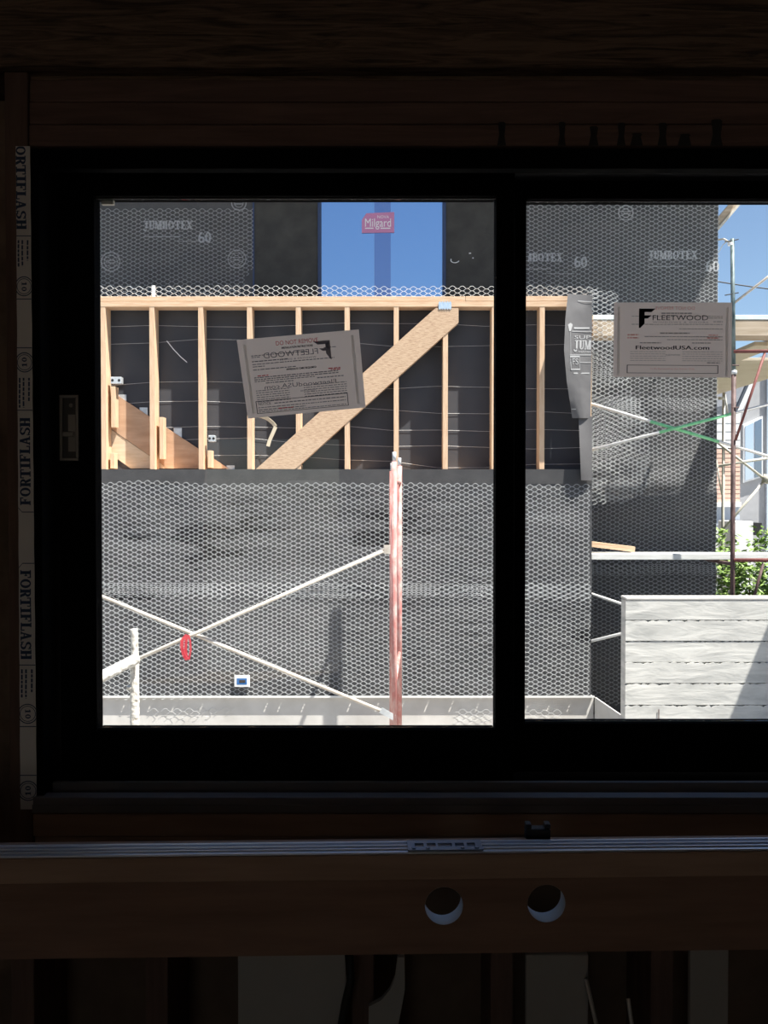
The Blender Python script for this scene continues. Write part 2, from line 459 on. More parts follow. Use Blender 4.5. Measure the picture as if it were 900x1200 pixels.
# ------------------------------------------------------------------ wire netting
def netting(name, mat, parent, x0, x1, z0, z1, yfn, keep=None, h=.0378, wper=.078, r=.00122, seed=0, warp=.012, slope=0.0, sag=None):
    a = wper*.5*.44; b = wper*.5 - a
    ni = int((x1-x0)/(a+b))+2; nj = int((z1-z0)/h)+2
    E = []
    def wp(x, z):
        p = Vector((x*1.1+seed*7.1, z*1.3, seed*3.3))
        dx = warp*noise.noise(p); dz = warp*1.3*noise.noise(p*1.6+Vector((9.1,0,4)))
        dz += .004*noise.noise(p*9)
        X_, Z_ = x+dx, z+dz+slope*(x-x0)
        if sag: X_, Z_ = sag(X_, Z_)
        return (X_, yfn(X_, Z_), Z_)
    cache = {}
    def V(ix, jz):           # integer lattice: ix counts quarter steps
        k = (ix, jz)
        if k not in cache:
            i, side = divmod(ix, 2)
            cx = x0 + i*(a+b) + (a/2 if side else -a/2)
            cache[k] = wp(cx, z0 + jz*h/2)
        return cache[k]
    for i in range(ni):
        for j in range(nj):
            jz = 2*j + (i % 2)
            cx = x0 + i*(a+b); cz = z0 + jz*h/2
            if cx > x1 or cz > z1: continue
            if keep and not keep(cx, cz): continue
            tl, tr = V(2*i, jz+1), V(2*i+1, jz+1)
            mr = V(2*i+2, jz)
            br = V(2*i+1, jz-1)
            if cz + h/2 <= z1 + 1e-6: E.append((tl, tr)); E.append((tr, mr))
            E.append((mr, br))
            if j == 0: E.append((V(2*i, jz-1), br))
    E = np.array(E, dtype=float)
    A, B = E[:,0], E[:,1]
    d = B-A; ln = np.linalg.norm(d, axis=1, keepdims=True); d = d/np.maximum(ln, 1e-9)
    A = A - d*r*.5; B = B + d*r*.5
    yh = np.array([0,1,0.]); u = np.cross(d, yh); u /= np.maximum(np.linalg.norm(u, axis=1, keepdims=True), 1e-9)
    v = np.cross(d, u)
    n = len(E); vs = np.zeros((n, 6, 3))
    for k in range(3):
        t = 2*math.pi*k/3 + math.pi/2
        off = (u*math.cos(t) + v*math.sin(t))*r
        vs[:,k] = A+off; vs[:,3+k] = B+off
    org = np.array(WORG[parent.name]) if parent is not None else np.zeros(3)
    vs = vs.reshape(-1,3) - org
    base = (np.arange(n)*6)[:,None]
    fs = np.concatenate([base+np.array([[0,1,4,3]]), base+np.array([[1,2,5,4]]), base+np.array([[2,0,3,5]])], axis=0)
    me = bpy.data.meshes.new(name)
    me.vertices.add(len(vs)); me.vertices.foreach_set('co', vs.ravel())
    me.loops.add(len(fs)*4); me.loops.foreach_set('vertex_index', fs.ravel().astype(np.int32))
    me.polygons.add(len(fs))
    me.polygons.foreach_set('loop_start', np.arange(len(fs), dtype=np.int32)*4)
    me.polygons.foreach_set('use_smooth', np.ones(len(fs), dtype=bool))
    me.update(calc_edges=True)
    me.validate()
    me.materials.append(mat)
    o = bpy.data.objects.new(name, me)
    COL.objects.link(o)
    if parent is not None:
        o.parent = parent
    o['kind'] = 'stuff'
    return o

def wave(x, z, s, ax=1.0, az=2.2):
    p = Vector((x*ax, z*az, s))
    return noise.noise(p) + .5*noise.noise(p*2.3) + .25*noise.noise(p*5.1)

# =================================================================== SETTING
YI = 1.42       # room face of the window wall
FLOOR = 0.42
CEIL = 2.95
g = MB(); g.box(-14, 26, -20, 60, -.3, 0); tag(g.build('ground', m_ground), kind='structure', label='pale dusty ground of the yard outside')
RX0, RX1, RY0 = -2.6, 3.4, -4.6
tag(MB().box(RX0-.1, RX1+.1, RY0-.1, 1.62, FLOOR-.15, FLOOR).build('floor', m_floor), kind='structure', label='bare plywood floor of the dark room')
tag(MB().box(RX0-.1, RX1+.1, RY0-.1, 1.85, CEIL, CEIL+.14).build('ceiling', m_roomwall), kind='structure', label='dark bare ceiling of the room')
tag(MB().box(RX0-.1, RX0, RY0, 1.62, FLOOR, CEIL).build('wall_left', m_roomwall), kind='structure', label='bare left wall of the dark room')
tag(MB().box(RX1, RX1+.1, RY0, 1.62, FLOOR, CEIL).build('wall_right', m_roomwall), kind='structure', label='bare right wall of the dark room')
bw = MB().box(RX0, -1.6, RY0-.1, RY0, FLOOR, CEIL); bw.box(-.4, RX1, RY0-.1, RY0, FLOOR, CEIL); bw.box(-1.6, -.4, RY0-.1, RY0, FLOOR+2.1, CEIL)  # unseen doorway gap added to let daylight into the room
tag(bw.build('wall_back', m_roomwall), kind='structure', label='bare back wall with a doorway opening added behind the viewer to let daylight in')

# ---- window wall
WX0 = X(36, YI)               # left edge of the rough opening
WX1 = 1.16
WZ1 = Z(171.5, YI)            # underside of the header
WZ0 = Z(952, YI)              # top of the rough sill
wf = empty('wall_front', (0, YI, FLOOR), label='open framed window wall of bare brown lumber', kind='structure')
WORG[wf.name] = Vector((0, YI, FLOOR))
YO = 1.60
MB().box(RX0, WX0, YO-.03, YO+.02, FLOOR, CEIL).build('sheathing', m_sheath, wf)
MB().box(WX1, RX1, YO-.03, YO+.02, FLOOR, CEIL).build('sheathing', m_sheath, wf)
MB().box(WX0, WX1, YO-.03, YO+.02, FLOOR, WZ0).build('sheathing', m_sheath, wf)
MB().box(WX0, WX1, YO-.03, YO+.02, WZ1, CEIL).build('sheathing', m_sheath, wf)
# header: three flat boards over the window, packer and rough beam above
hz = [171.5, 145.3, 118.5, 91.5]
for i in range(3):
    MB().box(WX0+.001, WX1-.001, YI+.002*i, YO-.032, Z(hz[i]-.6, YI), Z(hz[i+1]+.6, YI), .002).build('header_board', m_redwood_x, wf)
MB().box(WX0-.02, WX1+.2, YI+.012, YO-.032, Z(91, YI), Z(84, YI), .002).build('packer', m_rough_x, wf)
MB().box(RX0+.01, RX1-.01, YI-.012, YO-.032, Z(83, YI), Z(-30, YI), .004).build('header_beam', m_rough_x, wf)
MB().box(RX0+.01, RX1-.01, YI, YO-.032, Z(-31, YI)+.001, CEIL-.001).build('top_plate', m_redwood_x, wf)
dr = Ink(lambda s_, t_: (X(s_, YI), YI-.0007, Z(t_, YI)))
for px, t0, w_ in ((587, 143, 9), (657, 143, 8), (694, 148, 10), (726, 144, 9), (744, 156, 13), (774, 144, 10), (800, 157, 14), (837, 140, 13)):
    dr.poly([(px-w_*.5, t0+1), (px-w_*.2, t0), (px+w_*.3, t0), (px+w_*.5, t0+2), (px+w_*.35, 160), (px+w_*.55, 171), (px-w_*.6, 171), (px-w_*.35, 158)])
dr.build('dark_stain', m_black, wf)
# trimmer stud left of the window and studs farther out
sx0, sx1 = X(8.5, YI), X(36, YI)
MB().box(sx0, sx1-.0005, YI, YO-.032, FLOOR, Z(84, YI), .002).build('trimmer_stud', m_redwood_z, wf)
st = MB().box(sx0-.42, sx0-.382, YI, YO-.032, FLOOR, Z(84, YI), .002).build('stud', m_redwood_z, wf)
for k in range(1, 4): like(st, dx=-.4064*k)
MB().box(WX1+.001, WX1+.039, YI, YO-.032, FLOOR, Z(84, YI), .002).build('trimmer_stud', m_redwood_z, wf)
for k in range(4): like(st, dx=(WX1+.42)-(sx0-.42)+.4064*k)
# insulation in the bay left of the stud
def insfn(u, v):
    x = sx0-.38 + u*.378; z = FLOOR+.02 + v*(Z(90, YI)-FLOOR-.04)
    return (x, YI+.05+.035*wave(x*4, z*2, 3.0), z)
MB().grid(insfn, 24, 110).build('insulation', m_kraft, wf, smooth=True)
# rough sill
MB().box(WX0+.001, WX1-.001, YI-.004, YO-.032, WZ0-.039, WZ0-.001, .002).build('sill_board', m_rail, wf)
MB().box(WX0+.001, WX1-.001, YI+.003, YO-.032, WZ0-.079, WZ0-.041, .002).build('sill_board', m_rail, wf)
for px in (180, 425, 590, 780):
    x = X(px, YI)
    MB().box(x-.019, x+.019, YI+.004, YO-.032, FLOOR, WZ0-.081, .002).build('cripple_stud', m_redwood_z, wf)

# flashing tape with print
def tape_edge(py):
    f = (py-172)/(948-172)
    return X(18.5+5.5*f, YI-.002, py), X(37.5+8.0*f-2.2, YI-.002, py)
TY = YI-.0022
def tapefn(s, t):            # s: 0..1 across, t: photo row
    x0, x1 = tape_edge(t)
    return (x0+(x1-x0)*s, TY-.0006*math.sin(t*.11), Z(t, YI))
tp = MB().grid(lambda u, v: tapefn(u, 172+v*776), 3, 60).build('flashing_tape', m_tape, wf, smooth=True)
tag(tp, label='pale printed flashing tape')
def tape_ink(mat, name):
    return Ink(lambda s, t: (tapefn(s, t)[0], tapefn(s, t)[1]-.0008, tapefn(s, t)[2]))
ink = tape_ink(m_navy, 'lettering')
def word_down(text, t0, t1, s0, s1, clip=None):          # letters read downwards, caps to the right
    q, w_ = slab(text, .06)
    for r in q:
        pts = [(s0+(s1-s0)*b, t0+(t1-t0)*a/w_) for a, b in r]
        if clip and min(p[1] for p in pts) < clip: 
            pts = [(p[0], max(p[1], clip)) for p in pts]
        ink.poly(pts)
def word_up(text, t0, t1, s0, s1):                        # letters read upwards, caps to the left
    q, w_ = slab(text, .06)
    for r in q:
        ink.poly([(s1-(s1-s0)*b, t1-(t1-t0)*a/w_) for a, b in r])
word_down('FORTIFLASH', 161, 269, .02, .70, clip=172.5)
word_up('FORTIFLASH', 490, 592, .14, .82)
word_down('FORTIFLASH', 668, 772, .10, .78)
for t in (277, 351, 408, 481, 779, 851, 908):
    ink.rect(0, t-.5, 1, t+.5)
for t, sgn in ((600, 1), (660, -1)):
    ink.rect(.25, t-.5, 1, t+.5)
    ink.poly([(.25, t-.5), (.25, t+.5), (.02, t-sgn*5+.5), (.02, t-sgn*5-.5)])
for t, up in ((336, False), (425, True), (836, False), (926, True)):
    cx, asp = .5, 1.0
    wpx = 19.0
    r1 = .62
    n = 30
    for ra, rb in ((r1-.06, r1), (r1-.17, r1-.13)):
        for i in range(n):
            a0, a1 = 2*math.pi*i/n, 2*math.pi*(i+1)/n
            pts = [(cx+r*math.cos(a), t+r*wpx*math.sin(a)) for a, r in ((a0, ra), (a1, ra), (a1, rb), (a0, rb))]
            pts = [(min(1, max(0, a_)), b_) for a_, b_ in pts]
            if max(p[0] for p in pts)-min(p[0] for p in pts) > .004: ink.poly(pts)
    q, w_ = slab('10', .1)
    for r in q:
        if up: ink.poly([(cx+.16-.34*b, t+5.5-11*a/w_) for a, b in r])
        else: ink.poly([(cx-.16+.34*b, t-5.5+11*a/w_) for a, b in r])
ink.build('lettering', m_navy, tp)
ink = tape_ink(m_navy, 'small_print')
for t0, t1 in ((282, 313), (443, 478), (784, 818)):
    for s in (.16, .42, .78):
        e = t0 + (t1-t0)*(1 if s < .7 else .78)
        t = t0
        random.seed(int(s*100+t0))
        while t < e:
            l = random.uniform(3, 6); ink.rect(s-.06, t, s+.05, min(e, t+l)); t += l+1.2
ink.build('small_print', m_navy, tp)

# ---- the sliding window
win = empty('window_1', (0, 1.5, WZ0), label='black aluminium sliding window in the framed wall', kind='structure')
D1, D2 = 1.505, 1.56           # glass planes: inner left sash, outer right sash
fx0 = WX0+.002
FD0, FD1 = YI+.002, 1.598
fz1 = WZ1-.002
# outer frame
jx = X(70, 1.47)
MB().box(fx0, jx-.012, FD0, FD1, WZ0+.004, fz1, .002).build('frame_jamb', m_frame, win)
MB().box(WX1-.05, WX1-.002, FD0, FD1, WZ0+.004, fz1, .002).build('frame_jamb', m_frame, win)
MB().box(jx-.011, WX1-.051, FD0, FD1, Z(203, 1.52), fz1, .002).build('frame_head', m_frame, win)
MB().box(jx-.011, WX1-.051, 1.514, FD1, Z(204.5, 1.52), Z(203.5, 1.52)).build('head_lip', m_frame_lip, win)
MB().box(jx-.011, WX1-.051, FD0, FD0+.02, Z(203, FD0+.02), Z(203, 1.52)-.0003, .001).build('head_stop', m_frame, win)
# sill with two tracks
zs = Z(922, 1.455)
MB().box(jx-.011, WX1-.051, FD0+.02, FD1, WZ0+.004, zs-.010, .002).build('frame_sill', m_frame, win)
MB().box(fx0, WX1-.004, YI-.006, FD0+.018, WZ0+.004, Z(933, YI), .0015).build('sill_lip', m_sill, win)
MB().box(fx0, WX1-.004, YI-.009, YI-.0065, WZ0+.002, Z(941, YI), .0008).build('sill_flange', m_sill, win)
MB().box(jx-.010, WX1-.052, YI+.034, YI+.044, zs-.0095, Z(917, YI+.034), .001).build('sill_track', m_sill, win)

def sash(name, x0, x1, z0, z1, ox0, ox1, oz0, oz1, yf, yb):
    """four rails around an opening (ox/oz); returns nothing, parts under the window"""
    s = MB().box(x0, ox0, yf, yb, z0, z1, .0015).build('sash_stile', m_frame, win)
    MB().box(ox1, x1, yf, yb, z0, z1, .0015).build('sash_stile', m_frame, win)
    MB().box(ox0+.0005, ox1-.0005, yf, yb, oz1, z1, .0015).build('sash_rail', m_frame, win)
    MB().box(ox0+.0005, ox1-.0005, yf, yb, z0, oz0, .0015).build('sash_rail', m_frame, win)
    return s
DQ = D1+.018
lx0, lx1 = X(119.5, DQ), X(578, DQ)
lz1, lz0 = Z(237.5, DQ), Z(849.5, DQ)
left_stile = sash('left', jx-.008, X(601, D1), zs-.008, Z(203, 1.52)-.004, lx0, lx1, lz0, lz1, D1-.016, D1+.018)
MB().box(lx0, lx1, D1-.003, D1+.003, lz0+.0005, lz1-.0005).build('pane', m_glass, win)
rx0, rx1 = X(616, D2-.016), WX1-.11
rz1, rz0 = Z(240.5, D2+.018), Z(842, D2+.018)
sash('right', X(590, D2), WX1-.052, zs-.004, Z(203, 1.52)-.004, rx0, rx1, rz0, rz1, D2-.016, D2+.018)
MB().box(rx0, rx1, D2-.003, D2+.003, rz0+.0005, rz1-.0005).build('pane', m_glass, win)
# glazing beads
def bead(x0, x1, z0, z1, y, t=.006):
    b = MB()
    b.box(x0, x1, y-.007, y-.0035, z1-t, z1-.0002); b.box(x0, x1, y-.007, y-.0035, z0+.0002, z0+t)
    return b
bead(lx0, lx1, lz0, lz1, D1, .0018).build('glazing_bead', m_frame_lip, win)
bead(rx0, rx1, rz0, rz1, D2, .0015).build('glazing_bead', m_frame_lip, win)
# setting block seen at the glass corner
c0 = P(118.5, 239.5, D1+.004); c1 = P(133, 234, D1+.004)
MB().box(c0[0], c1[0], D1+.0035, D1+.012, c0[2], c1[2], .001).build('setting_block', m_tan, win)
# flush lock on the sash stile
LY = D1-.0165
x0, x1 = X(70.5, LY, 500), X(93, LY, 500); z1, z0 = Z(463, LY), Z(540, LY)
lk = MB()
b_ = .0052
lk.box(x0, x1, LY-.004, LY, z1-b_, z1, .001); lk.box(x0, x1, LY-.004, LY, z0, z0+b_, .001)
lk.box(x0, x0+b_, LY-.004, LY, z0+b_, z1-b_, .001); lk.box(x1-b_, x1, LY-.004, LY, z0+b_, z1-b_, .001)
lk = lk.build('lock', m_lock, win)
MB().box(x0+b_, x1-b_, LY-.0008, LY-.0002, z0+b_, z1-b_).build('recess', m_lock_dark, lk)
MB().box(x0+.0145, x1-b_-.001, LY-.0016, LY-.0008, z0+.016, z1-.034).build('latch_plate', m_lock, lk)
MB().box(x0+.0055, x1-b_-.002, LY-.0055, LY-.0016, Z(512, LY), Z(506, LY), .0012).build('thumb_lever', m_lock, lk)
MB().tube([(x1-.0135, LY-.003, z1-.018), (x1-.0135, LY-.0008, z1-.018)], .0035, 10).build('screw', m_lock, lk)
MB().tube([(x1-.0105, LY-.0075, (Z(512,LY)+Z(506,LY))/2), (x1-.0105, LY-.0055, (Z(512,LY)+Z(506,LY))/2)], .002, 10).build('screw', m_lock, lk)

# =================================================================== STAIR WALL (outside, straight ahead)
DF = 7.15
XL, XR = X(60, DF), X(693.5, DF)
sw = empty('stair_wall', (0, DF, 0), label='framed stair wall with open studs above and netted black paper below', cat='wall')
Z_SCR = Z(816, DF); Z_NB = Z(814, DF); Z_NT = Z(563, DF); Z_PT = Z(550, DF)
Z_PLB, Z_PLM, Z_PLT = Z(359.5, DF), Z(353.3, DF), Z(347.3, DF)
def fy(x, z):              # face of the papered lower wall
    k = min(1, max(0, (Z_NT+.02-z)/.12))
    return DF - .006 - 0.012*k*wave(x, z, 1.5, 1.0, 3.0) - .0048*k*wave(x*2.4-z*2.2, z*9, 7.7)
pp = MB().grid(lambda u, v: (XL+(XR-XL)*u, fy(XL+(XR-XL)*u, Z_SCR+(Z_NT-Z_SCR)*v), Z_SCR+(Z_NT-Z_SCR)*v), 300, 130)
pp.build('building_paper', m_paper, sw, smooth=True)
MB().grid(lambda u, v: (XL+(XR-XL)*u, DF-.0075-.002*wave(XL+(XR-XL)*u, v, 4.4, 2, 1), Z_NT-.03+(Z_PT-Z_NT+.03)*v), 120, 4).build('paper_hem', m_hem, sw, smooth=True)
MB().box(XL, XR-.002, DF+.003, DF+.145, Z_SCR, Z_PT-.003).build('sheathed_core', m_darkroom, sw)
MB().box(XL, XR-.002, DF+.003, DF+.14, Z_PT-.0025, Z_PT+.0005).build('sill_plate', m_fir_x, sw)
ZL = Z(689, DF)
netting('wire_netting', m_wire, sw, XL, XR-.005, Z(697, DF), Z_NT, lambda x, z: fy(x, z)-.011, seed=1, warp=.02, slope=-.005)
netting('wire_netting', m_wire, sw, XL, XR-.005, Z_NB, Z(680, DF), lambda x, z: fy(x, z)-.013, seed=2, slope=-.002, warp=.018)
# weep screed with slots that let slivers of light through
slots = sorted([X(p, DF) for p in (148, 179, 207, 240, 285, 316, 332, 360, 387, 414, 447, 476, 505, 534, 565, 596, 624, 649, 673)])
xs = [XL] + slots + [X(697, DF)]
sc = MB()
for i in range(len(xs)-1):
    sc.box(xs[i]+.007, xs[i+1]-.007, DF-.024, DF+.015, Z_SCR-.004, Z_SCR+.003)
sc.box(XL, X(697, DF), DF-.027, DF-.024, Z_SCR-.006, Z_SCR+.010)
sc.build('weep_screed', m_screed, sw)
MB().box(XL, X(697, DF), DF+.010, DF+.20, -.05, Z_SCR-.005, .004).build('concrete_base', m_conc, sw)
# netting tails below the screed
netting('netting_tail', m_linewire, sw, X(165, DF), X(275, DF), Z(840, DF), Z(829, DF), lambda x, z: DF-.004+.008*wave(x*3, z, 2), seed=5, keep=lambda x, z: z > Z(832+7*math.sin((x-X(165, DF))/(X(275, DF)-X(165, DF))*3.1), DF), r=.0011, wper=.10, h=.05)
netting('netting_tail', m_linewire, sw, X(535, DF), X(655, DF), Z(845, DF), Z(829, DF), lambda x, z: DF-.006+.008*wave(x*3, z, 3), seed=6, r=.0011, wper=.10, h=.05)

# studs (2x6 at 16 inches), cut round the let-in brace
SD = .14
b0, b1 = P(316, 556, DF), P(529, 365, DF)          # brace axis
BW = 30.5/1000*DF
bang = math.atan2(b1[2]-b0[2], b1[0]-b0[0])
half_v = BW/2/math.cos(bang)
def brace_z(x): return b0[2] + (x-b0[0])*math.tan(bang)
stud_px = [119.0, 176, 233, 290, 347, 404, 461.5, 519, 576, 632, 687]
full = None
SWD = .041
for px in stud_px:
    x = X(px, DF)
    xc = x+.02
    zb = brace_z(xc)
    if zb-half_v > Z_PLB-.05 or zb+half_v < Z_PT+.02:
        if full is None:
            full = MB().box(x, x+SWD, DF, DF+SD, Z_PT+.001, Z_PLB-.0005).build('stud', m_fir_z, sw); fx = x
        else:
            like(full, dx=x-fx)
    else:
        lo, hi = zb-half_v+.015, zb+half_v-.015
        if lo > Z_PT+.01: MB().box(x, x+SWD, DF, DF+SD, Z_PT+.001, lo).build('stud', m_fir_z, sw)
        if hi < Z_PLB-.02: MB().box(x, x+SWD, DF, DF+SD, hi, Z_PLB-.0005).build('stud', m_fir_z, sw)
MB().box(XL, X(691, DF), DF-.002, DF+SD, Z_PLB, Z_PLM-.001, .002).build('top_plate', m_fir_x, sw)
MB().box(XL, X(545, DF), DF+.003, DF+SD, Z_PLM+.0035, Z_PLT, .002).build('top_plate', m_fir_x, sw)
MB().box(X(545.3, DF), X(691, DF), DF+.001, DF+SD, Z_PLM+.0035, Z_PLT+.002, .002).build('top_plate', m_fir_x, sw)
# the brace: angled 2x piece, square shoulder at the upper right
dx_, dz_ = math.cos(bang), math.sin(bang)
nx_, nz_ = -dz_, dx_
A = (b0[0]-dx_*.10, b0[2]-dz_*.10)
def off(p, s): return (p[0]+nx_*s, p[1]+nz_*s)
low_l, low_u = off(A, -BW/2), off(A, BW/2)
xr_ = X(537, DF)
top_z = Z(361, DF)
def on_edge_z(s, z):                       # point on the brace edge at height z
    base = off((b0[0], b0[2]), s)
    return (base[0] + (z-base[1])/math.tan(bang), z)
def on_edge_x(s, x):
    base = off((b0[0], b0[2]), s)
    return (x, base[1] + (x-base[0])*math.tan(bang))
zcut = Z_PT+.002
poly = [on_edge_z(BW/2, zcut), on_edge_z(-BW/2, zcut), on_edge_x(-BW/2, xr_), (xr_, top_z), on_edge_z(BW/2, top_z)]
MB().prism(poly, DF-.006, DF+.085).build('brace', m_lvl, sw)
# toothed mending plate at the brace head
mp = MB()
a0, a1 = P(514, 361.5, DF-.009), P(529, 354.5, DF-.009)
mp.box(a0[0], a1[0], DF-.0105, DF-.0065, a0[2], a1[2])
for i in range(5):
    xx = a0[0]+(a1[0]-a0[0])*(i+.5)/5; ww = (a1[0]-a0[0])/10*.8
    mp.add([(xx-ww, DF-.0105, a1[2]), (xx+ww, DF-.0105, a1[2]), (xx, DF-.0105, a1[2]+.014), (xx-ww, DF-.0065, a1[2]), (xx+ww, DF-.0065, a1[2]), (xx, DF-.0065, a1[2]+.014)], [(0,1,2),(5,4,3),(0,3,4,1),(1,4,5,2),(2,5,3,0)])
    mp.add([(xx-ww, DF-.0105, a0[2]), (xx+ww, DF-.0105, a0[2]), (xx, DF-.0105, a0[2]-.012), (xx-ww, DF-.0065, a0[2]), (xx+ww, DF-.0065, a0[2]), (xx, DF-.0065, a0[2]-.012)], [(0,1,2),(5,4,3),(0,3,4,1),(1,4,5,2),(2,5,3,0)])
mp.build('mending_plate', M('blue_steel', (.42,.56,.70), (.6,.7,.8), scale=60, rough=.4, metal=.3), sw)
# paper closing the bays from behind and the line wires over it
DP = DF+SD+.016
MB().grid(lambda u, v: (XL+(X(690, DF)-XL)*u, DP-.002*wave(XL+4.4*u, v*1.4, 8.8, 1.5, 1.5), Z_PT-.02+(Z_PLB-Z_PT+.02)*v), 90, 24).build('bay_paper', m_paper_smooth, sw, smooth=True)
random.seed(4)
lines = [(381, 0), (403, -3), (452, -4), (478, -6), (502, -2), (520, -5), (541, -6)]
for base, tilt in lines:
    pts = []
    x = XL
    i = 0
    zb_ = Z(base, DP)
    while x < X(689, DP):
        s = random.uniform(-.02, .02) - tilt/1000*DP*1.0*math.sin(i*.5)
        pts.append((x, DP-.006, zb_+s)); x += .4064; i += 1
    MB().tube(pts, .0013, 4).build('line_wire', m_linewire, sw)
# stair skirt seen through the studs at the left
DS = DF+SD+.001
def pz(px, py, d=DS): p = P(px, py, d); return (p[0], p[2])
MB().prism([pz(96, 436), pz(268, 549), pz(197, 549), pz(96, 479)], DS, DS+.006).build('stair_skirt', m_ply, sw)
MB().prism([pz(96, 480), pz(196.5, 549), pz(153, 549), pz(96, 508)], DS+.004, DS+.010).build('stair_skirt', m_ply_pale, sw)
for px, py in ((143, 464), (168, 479), (208, 503), (270, 547)):
    p = P(px, py, DS)
    MB().box(p[0]-.035, p[0]+.035, DS+.007, DS+.013, p[2]-.07, p[2]+.012, .002).build('tread_end', m_galv, sw)
for px, y0, y1 in ((133, 453, 501), (132, 531, 549), (189.5, 489, 538), (246, 528, 548)):
    a, b = P(px-2.3, y1, DF+.05), P(px+2.3, y0, DF+.05)
    MB().box(a[0], b[0], DF+.04, DF+.13, a[2], b[2], .002).build('block', m_fir_z, sw)
def jbox(px, py, w_, h_):
    p = P(px, py, DF+.06)
    b = MB().box(p[0]-w_/2, p[0]+w_/2, DF+.04, DF+.10, p[2]-h_/2, p[2]+h_/2, .004).build('junction_box', m_galv, sw)
    for s in (-.3, .3):
        MB().tube([(p[0]+s*w_, DF+.0385, p[2]), (p[0]+s*w_, DF+.041, p[2])], .011, 10).build('knockout', m_darkroom, b)
jbox(136.5, 446, .092, .058); jbox(248.5, 514, .055, .055)
# pale conduit offcut and scrap of strap hanging in the bays
MB().tube([P(195.5, 399.5, DP-.05), P(203, 409, DP-.05), P(211.5, 418, DP-.05), P(219, 424.5, DP-.05)], .004, 6).build('cable_end', m_white, sw)
strap = [(300, 487), (307, 488), (314, 491), (320, 496), (323, 500), (320, 507), (316, 516), (314, 523)]
sp = MB()
for i in range(len(strap)-1):
    a, b = P(*strap[i], DP-.06-.004*i), P(*strap[i+1], DP-.06-.004*(i+1))
    sp.bar(a, b, .030, .004, up=(0,1,.4))
sp.build('strap_scrap', m_soffit, sw)
# upstanding netting on the plate
netting('wire_netting', m_wire, sw, XL, X(700, DF), Z_PLT-.01, Z(334, DF), lambda x, z: DF+.02+.02*wave(x*2, z*2, 9), seed=9, r=.0016, h=.040, wper=.082)
# loose paper flap wrapped round the right end
def flapfn(u, v):
    py = 344 + v*146
    e = [(0, 665.5), (.2, 662.5), (.45, 661), (.7, 664), (.9, 668.5), (1, 670.5)]
    for (a, xa), (b, xb) in zip(e, e[1:]):
        if a <= v <= b: xl = xa+(xb-xa)*(v-a)/(b-a)
    px = xl + (694.5-v*2.5-xl)*u
    py += (2 if v < .1 else 0)*u
    dd = DF - .02 - .15*math.sin(v*2.6+.2)*(1-u)**1.3 - .035*math.sin(u*3.1)*v - .006*wave(u*2, v*4, 6.1)
    return P(px, py, dd)
fl = MB().grid(flapfn, 16, 40).build('loose_paper_flap', m_flap, sw, smooth=True)
tag(fl, label='loose flap of grey building paper with pale print')
fi = Ink(lambda s, t: tuple(Vector(flapfn(s, t))+Vector((0,-.004,0))))
def fl_text(txt, u0, u1, v0, v1, slabby=False):
    if slabby:
        q, w_ = slab(txt, .1); fi.quads([[(a, b) for a, b in r] for r in q], u0, v1, (u1-u0)/w_, -(v1-v0))
    else:
        vs, fs, w_ = font_mesh(txt, 0)
        fi.mb.add([fi.fn(u0+x*(u1-u0)/w_, v1-(v1-v0)*y) for x, y in vs], fs)
fl_text('SUP', .36, .95, .335, .365)
fl_text('JUM', .34, .97, .375, .450, True)
fl_text('WEATHER', .50, .97, .458, .475)
fl_text('FS', .28, .50, .52, .57)
fi.frame(.20, .50, .56, .615, .012)
fi.rect(.20, .31, .215, .61); fi.rect(.20, .49, .98, .496); fi.rect(.26, .300, .98, .306); fi.rect(.56, .55, .98, .555); fi.rect(.30, .635, .92, .645)
fi.rect(.42, .05, .98, .058); fi.rect(.02, .925, .25, .932)
fi.rect(.33, .27, .90, .285); fi.poly([(.10, .25), (.20, .235), (.28, .25), (.22, .30), (.16, .305)])
fi.build('lettering', m_print_pale, fl)
def flap2(u, v):
    return P(678+v*3+(694-678-v*3)*u, 488+v*75, DF-.03-.05*(1-u)*math.sin(2.4*v+.3))
MB().grid(flap2, 6, 14).build('loose_paper_flap', m_flap, sw, smooth=True)
# blue outlet box let into the lower wall
p0, p1 = P(275, 804.5, DF-.02), P(293, 791, DF-.02)
ob = MB().box(p0[0], p1[0], DF-.045, DF-.022, p0[2], p1[2], .006).build('outlet_box', m_white, sw)
MB().box(p0[0]+.022, p1[0]-.022, DF-.047, DF-.0452, p0[2]+.022, p1[2]-.022).build('box_interior', m_bluebox, ob)
xm = (p0[0]+p1[0])/2; zm = (p0[2]+p1[2])/2
MB().box(xm-.022, xm+.03, DF-.048, DF-.0471, zm-.012, zm+.012).build('cavity', m_darkroom, ob)
# things standing on the plate
a, b = P(175.2, 347.6, DF+.02), P(180.2, 333, DF+.02)
tag(MB().tube([(xm_, DF+.075, z_) for xm_, z_ in (((a[0]+b[0])/2, Z_PLT+.001), ((a[0]+b[0])/2, b[2]))], .017, 12).build('white_pipe', m_white), 'white pipe stub standing on the stud wall plate', 'pipe')
a, b = P(123, 347, DF), P(170, 345.4, DF)
tag(MB().box(a[0], b[0], DF+.10, DF+.135, Z_PLT+.001, Z_PLT+.013, .002).build('wood_lath', m_white), 'white painted lath lying along the stud wall plate', 'lath')

